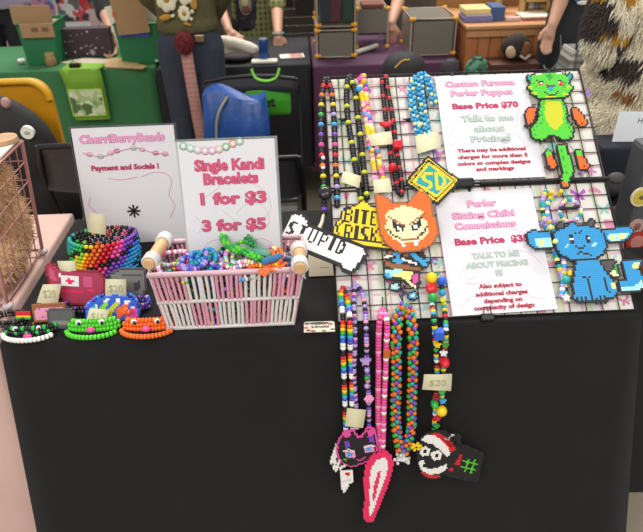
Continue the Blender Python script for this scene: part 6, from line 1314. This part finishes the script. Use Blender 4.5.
# plates hanging on the black drop
DW = .014
D = thing('bead_plate', 'black pixel bead cat head with a pink edge and blue eyes', 'bead plate', DRAPE.pt(356, 450, DW), DRAPE.rot())
perler('x', None, None, DRAPE, DW, [('k', [(338, 445), (341, 437), (347, 431), (353, 430), (357, 437), (362, 436), (368, 427), (373, 428), (376, 437), (376, 449), (368, 459), (352, 465), (343, 461), (338, 454)]), ('p', [(343, 440), (349, 440), (350, 446), (345, 447)]), ('p', [(367, 435), (372, 434), (374, 441), (369, 441)]),
    ('n', [(345, 449), (355, 449), (355, 457), (346, 456)]), ('c', [(347, 451), (353, 451), (352, 455), (348, 455)]), ('n', [(364, 445), (373, 443), (374, 450), (365, 452)]), ('c', [(366, 446), (372, 445), (371, 449), (367, 450)]), ('m', 'line', [(356, 458), (360, 459), (365, 456)], 1.4), ('w', 'line', [(344, 450), (348, 448), (355, 451)], 1.3), ('w', 'line', [(364, 447), (370, 443.5), (374, 445)], 1.3), ('m', [(343, 432), (349, 430), (352, 434), (346, 437)]), ('m', [(366, 430), (372, 427), (375, 433), (369, 435)]), ('6', 'line', [(344, 458), (346, 459)], 2.2)], ((340, 452), (376, 446)), .0036, 'm', root=D, partname='face')
perler('x', None, None, DRAPE, DW - .006, [('w', 'line', [(337, 444), (331, 462)], 2.4), ('w', 'line', [(336, 452), (334, 468)], 2.4), ('w', 'line', [(340, 458), (336, 470)], 2.2), ('w', 'line', [(345, 464), (340, 468)], 2.2)], ((330, 460), (345, 458)), .0036, None, root=D, partname='white_fringe')
perler('bead_charm', 'small white pixel bead cup with a red dot under the cat head', 'charm', DRAPE, .01, [('w', [(340, 471), (352, 470), (353, 480), (349, 483), (347, 488), (344, 492), (342, 488), (340, 482)]), ('r', [(345, 471), (349, 471), (349, 474), (345, 474)]), ('h', [(341, 479), (352, 478), (352, 480), (341, 481)])], ((340, 478), (353, 477)), .0036, None)
perler('bead_plate', 'long hot pink pixel bead drop with a white centre', 'bead plate', DRAPE, .018, [('i', [(380, 453), (385, 451), (390, 455), (392, 463), (390, 473), (385, 488), (378, 505), (372, 520), (367, 520), (364, 514), (366, 500), (364.5, 482), (367, 464), (372, 456)]), ('w', [(381, 457), (385, 456), (388, 462), (386, 474), (379, 492), (373, 510), (370, 515), (368.5, 512), (370, 498), (369, 482), (371, 467), (376, 459)]), ('i', [(378, 470), (381, 469), (379, 480), (374, 500), (372, 499), (374, 482)])], ((366, 486), (386, 484)), .0036, 'i')
D = thing('bead_plate', 'black round pixel bead face with a red and white cap band and white grin', 'bead plate', DRAPE.pt(438, 455, DW), DRAPE.rot())
perler('x', None, None, DRAPE, DW, [('k', [(418.0, 449.7), (420.1, 439.5), (426.3, 432.4), (435.6, 430.4), (446.1, 431.4), (455.4, 439.5), (458.6, 448.7), (455.4, 457.8), (447.1, 468.0), (435.6, 475.1), (425.3, 473.1), (419.0, 464.0)]), ('r', [(429.4, 432.4), (437.7, 431.4), (446.1, 435.5), (452.3, 441.5), (455.4, 448.7), (451.3, 450.7), (444.0, 442.6), (435.6, 437.5)]), ('w', [(421.0, 438.5), (426.3, 433.4), (433.6, 433.4), (440.8, 438.5), (447.1, 445.7), (450.2, 451.7), (447.1, 455.8), (440.8, 449.7), (432.6, 442.6), (426.3, 441.5)]),
    ('w', [(420.1, 446.6), (425.3, 444.6), (429.4, 447.7), (428.3, 453.8), (422.1, 454.8), (419.0, 450.7)]), ('k', [(423.1, 448.7), (426.3, 448.1), (426.3, 451.7), (423.1, 451.7)]), ('w', [(431.5, 450.7), (437.7, 448.7), (441.9, 452.8), (439.9, 458.9), (433.6, 458.9), (430.4, 454.8)]), ('k', [(434.6, 452.8), (437.7, 452.8), (437.7, 456.3), (434.6, 456.3)]), ('w', [(418.0, 459.8), (423.1, 458.9), (424.2, 461.9), (422.1, 464.9), (429.4, 468.0), (437.7, 466.0), (446.1, 462.9), (447.1, 467.0), (438.8, 472.1), (429.4, 473.1), (421.0, 469.1)]), ('r', [(421.0, 470.0), (429.4, 473.1), (438.8, 473.1), (439.9, 476.2), (429.4, 477.2), (423.1, 474.1)])], ((419.0, 451.7), (456.5, 453.8)), .0036, 'k', root=D, partname='face')
perler('x', None, None, DRAPE, DW, [('k', [(447.1, 437.5), (452.3, 432.4), (459.6, 434.4), (458.6, 442.6), (452.3, 443.6)]), ('w', 'line', [(447.1, 438.5), (450.2, 434.9), (452.3, 433.4)], 2), ('w', 'line', [(444.0, 436.4), (447.1, 438.5)], 2), ('r', [(448.1, 440.6), (452.3, 439.5), (453.4, 443.6), (449.2, 444.6)])], ((447.1, 438.5), (458.6, 439.5)), .0036, 'k', root=D, partname='pompom')
perler('bead_plate', 'black square pixel bead plate with a lime green hash and red bars', 'bead plate', DRAPE, .006, [('k', [(444, 444), (452, 440), (482, 452), (477, 479), (462, 478), (440, 472)]), ('r', [(457, 452), (462, 453), (459, 464), (453.5, 463)]), ('r', [(448.5, 465), (453, 466), (452, 470), (447.5, 469)]), ('6', 'line', [(463, 460), (476, 463)], 1.9), ('6', 'line', [(461, 465.5), (474, 468.5)], 1.9), ('6', 'line', [(468, 457.5), (464.5, 470)], 1.9), ('6', 'line', [(474, 459), (470.5, 471.5)], 1.9)], ((445, 456), (478, 464)), .0036, 'k')
p = DRAPE.pt(416, 446, .024); o = thing('flower_charm', 'bright yellow pixel bead flower between the silver cluster and the black face', 'charm', p, DRAPE.rot(.2)); mb = MB()
for i in range(6): mb.box((.0095 * math.cos(i * PI / 3), .0095 * math.sin(i * PI / 3), .002), (.006, .006, .004), Matrix.Rotation(i * PI / 3, 3, 'Z'), .0008)
mb.ell((0, 0, .002), (.008, .008, .0022), 12, 6); mb.build('petals', bead_mat('y'), o); mb = MB(); mb.ell((0, 0, .004), (.0028, .0028, .0014), 8, 5); mb.build('centre', bead_mat('k'), o)

# ================================================================ wire cage with furry tails at the left
fb_, bb_ = onz(4, 309, ZT), onz(48, 254, ZT); th = .29
tb_ = ony(26.5, 141, bb_.y); th = tb_.z - ZT
t = thing('wire_cage', 'pink wire display cage with clear feet at the left edge', 'cage', ((fb_.x + bb_.x) / 2 - .12, (fb_.y + bb_.y) / 2, ZT)); PW_ = mat('pink_wire', 'c08a84', .4, .3)
lean = tb_.x - bb_.x; xr0 = (fb_.x + bb_.x) / 2; y0_, y1_ = fb_.y, bb_.y; xl0 = xr0 - .25
cor = lambda x_, y_, f: Vector((x_ + lean * f * (1 if x_ > xr0 - .1 else -1), y_, ZT + .012 + (th - .012) * f))
def side(nm, A, Bp):
    mb = MB(); n = 6
    for i in range(1, n): f = i / n; mb.tube([cor(A[0], A[1], 0).lerp(cor(*Bp, 0), f), cor(A[0], A[1], 1).lerp(cor(*Bp, 1), f)], .0014, 5)
    for i in range(1, n): f = i / n; mb.tube([cor(*A, f), cor(*Bp, f)], .0014, 5)
    mb.build(nm, PW_, t, True)
side('wire_panel', (xr0, y0_), (xr0, y1_)); side('wire_panel', (xl0, y1_), (xr0, y1_)); side('wire_panel', (xl0, y0_), (xl0, y1_)); side('wire_panel', (xl0, y0_), (xr0, y0_))
for x_, y_ in ((xr0, y0_), (xr0, y1_), (xl0, y0_), (xl0, y1_)):
    mb = MB(); mb.tube([cor(x_, y_, 0), cor(x_, y_, 1)], .0042, 7); mb.build('post', PW_, t, True)
    mb = MB(); mb.ell((x_, y_, ZT + .008), (.012, .012, .008), 12, 8); mb.build('foot', mat('clear_foot', 'ddd4d0', .2, trans=.3), t, True)
for f in (0, 1):
    mb = MB(); mb.tube([cor(xr0, y0_, f), cor(xr0, y1_, f), cor(xl0, y1_, f), cor(xl0, y0_, f)], .0036, 7, closed=True); mb.build('rail', PW_, t, True)
ct = cor(xr0, y0_, 1); cu_ = cor(xr0, y1_, 1); cl0 = cor(xl0, y0_, 1)
mb = MB(); mb.box(((ct.x + cl0.x) / 2, (y0_ + y1_) / 2, ct.z + .006), (ct.x - cl0.x - .004, y1_ - y0_ - .004, .006), None, .002); single('cage_board', mb, flat('#d9cdbf', .6), 'cream board lying on top of the pink wire cage', 'board')
for (px, py), r, lab in (((4, 141), .03, 'pale wooden round lying on the cream board'), ):
    q = onz(px, py, ct.z + .01); mb = MB(); mb.cone(q, q + Vector((0, 0, .008)), r, r * .95, 20); single('wooden_round', mb, mat('pale_round_wood', 'b58f68', .6, var=.15, vscale=40), lab, 'wooden disc')
TAILF = [mat('tan_fur', 'dcb488', .9, var=.2, vscale=40), mat('light_fur', 'ecd2aa', .9, var=.15, vscale=40), mat('deep_fur', 'c89c6c', .9, var=.2, vscale=40)]
xm = (xr0 + xl0) / 2
xt = xr0 - .058
for i, (pts, r, lab, dark) in enumerate((([(xt, y0_ + .055, ZT + .07), (xt, y0_ + .1, ZT + .07), (xt, y0_ + .15, ZT + .065)], .064, 'tan fur tail lying low at the front of the pink cage', 0),
      ([(xt, y1_ - .055, ZT + .075), (xt, y1_ - .05, ZT + .12), (xt + .005, y1_ - .06, ZT + .15)], .068, 'tan fur tail standing at the back of the pink cage', 0),
      ([(xt, y0_ + .06, ZT + .2), (xt + .008, y0_ + .11, ZT + .215), (xt + .012, y1_ - .055, ZT + .22)], .062, 'pale brown fur tail lying high along the side of the pink cage', 2),
      ([(xt - .1, y1_ - .07, ZT + .07), (xt - .1, y1_ - .07, ZT + .14), (xt - .1, y1_ - .07, ZT + .2)], .06, 'light tan fur tail at the left inside the pink cage', 1))):
    t = thing('fur_tail', lab, 'fur tail', pts[0]); P = curve_pts([Vector(p) for p in pts], 5); mb = MB()
    for k, p in enumerate(P): mb.ell(p, r * (.85 + .15 * math.sin(PI * k / (len(P) - 1))), 14, 9)
    c = fused(mb, 'core', TAILF[dark], .01, 3, t, True); mb = MB(); vs = [(parent_mat(t) @ v.co, v.normal.copy()) for v in c.data.vertices]; rnd.shuffle(vs)
    for p, nrm in (vs * 2)[:2600]:
        mb.mi = rnd.choice((dark, 0, 1, 1, 0)); d = (nrm + Vector((rnd.gauss(0, .5), rnd.gauss(0, .5), rnd.gauss(-.6, .5)))).normalized(); mb.cone(p - nrm * .002, p + d * rnd.uniform(.008, .02), .0016, .0003, 4, cap=False)
    f_ = mb.build('fur', TAILF, t, True); f_['kind'] = 'stuff'
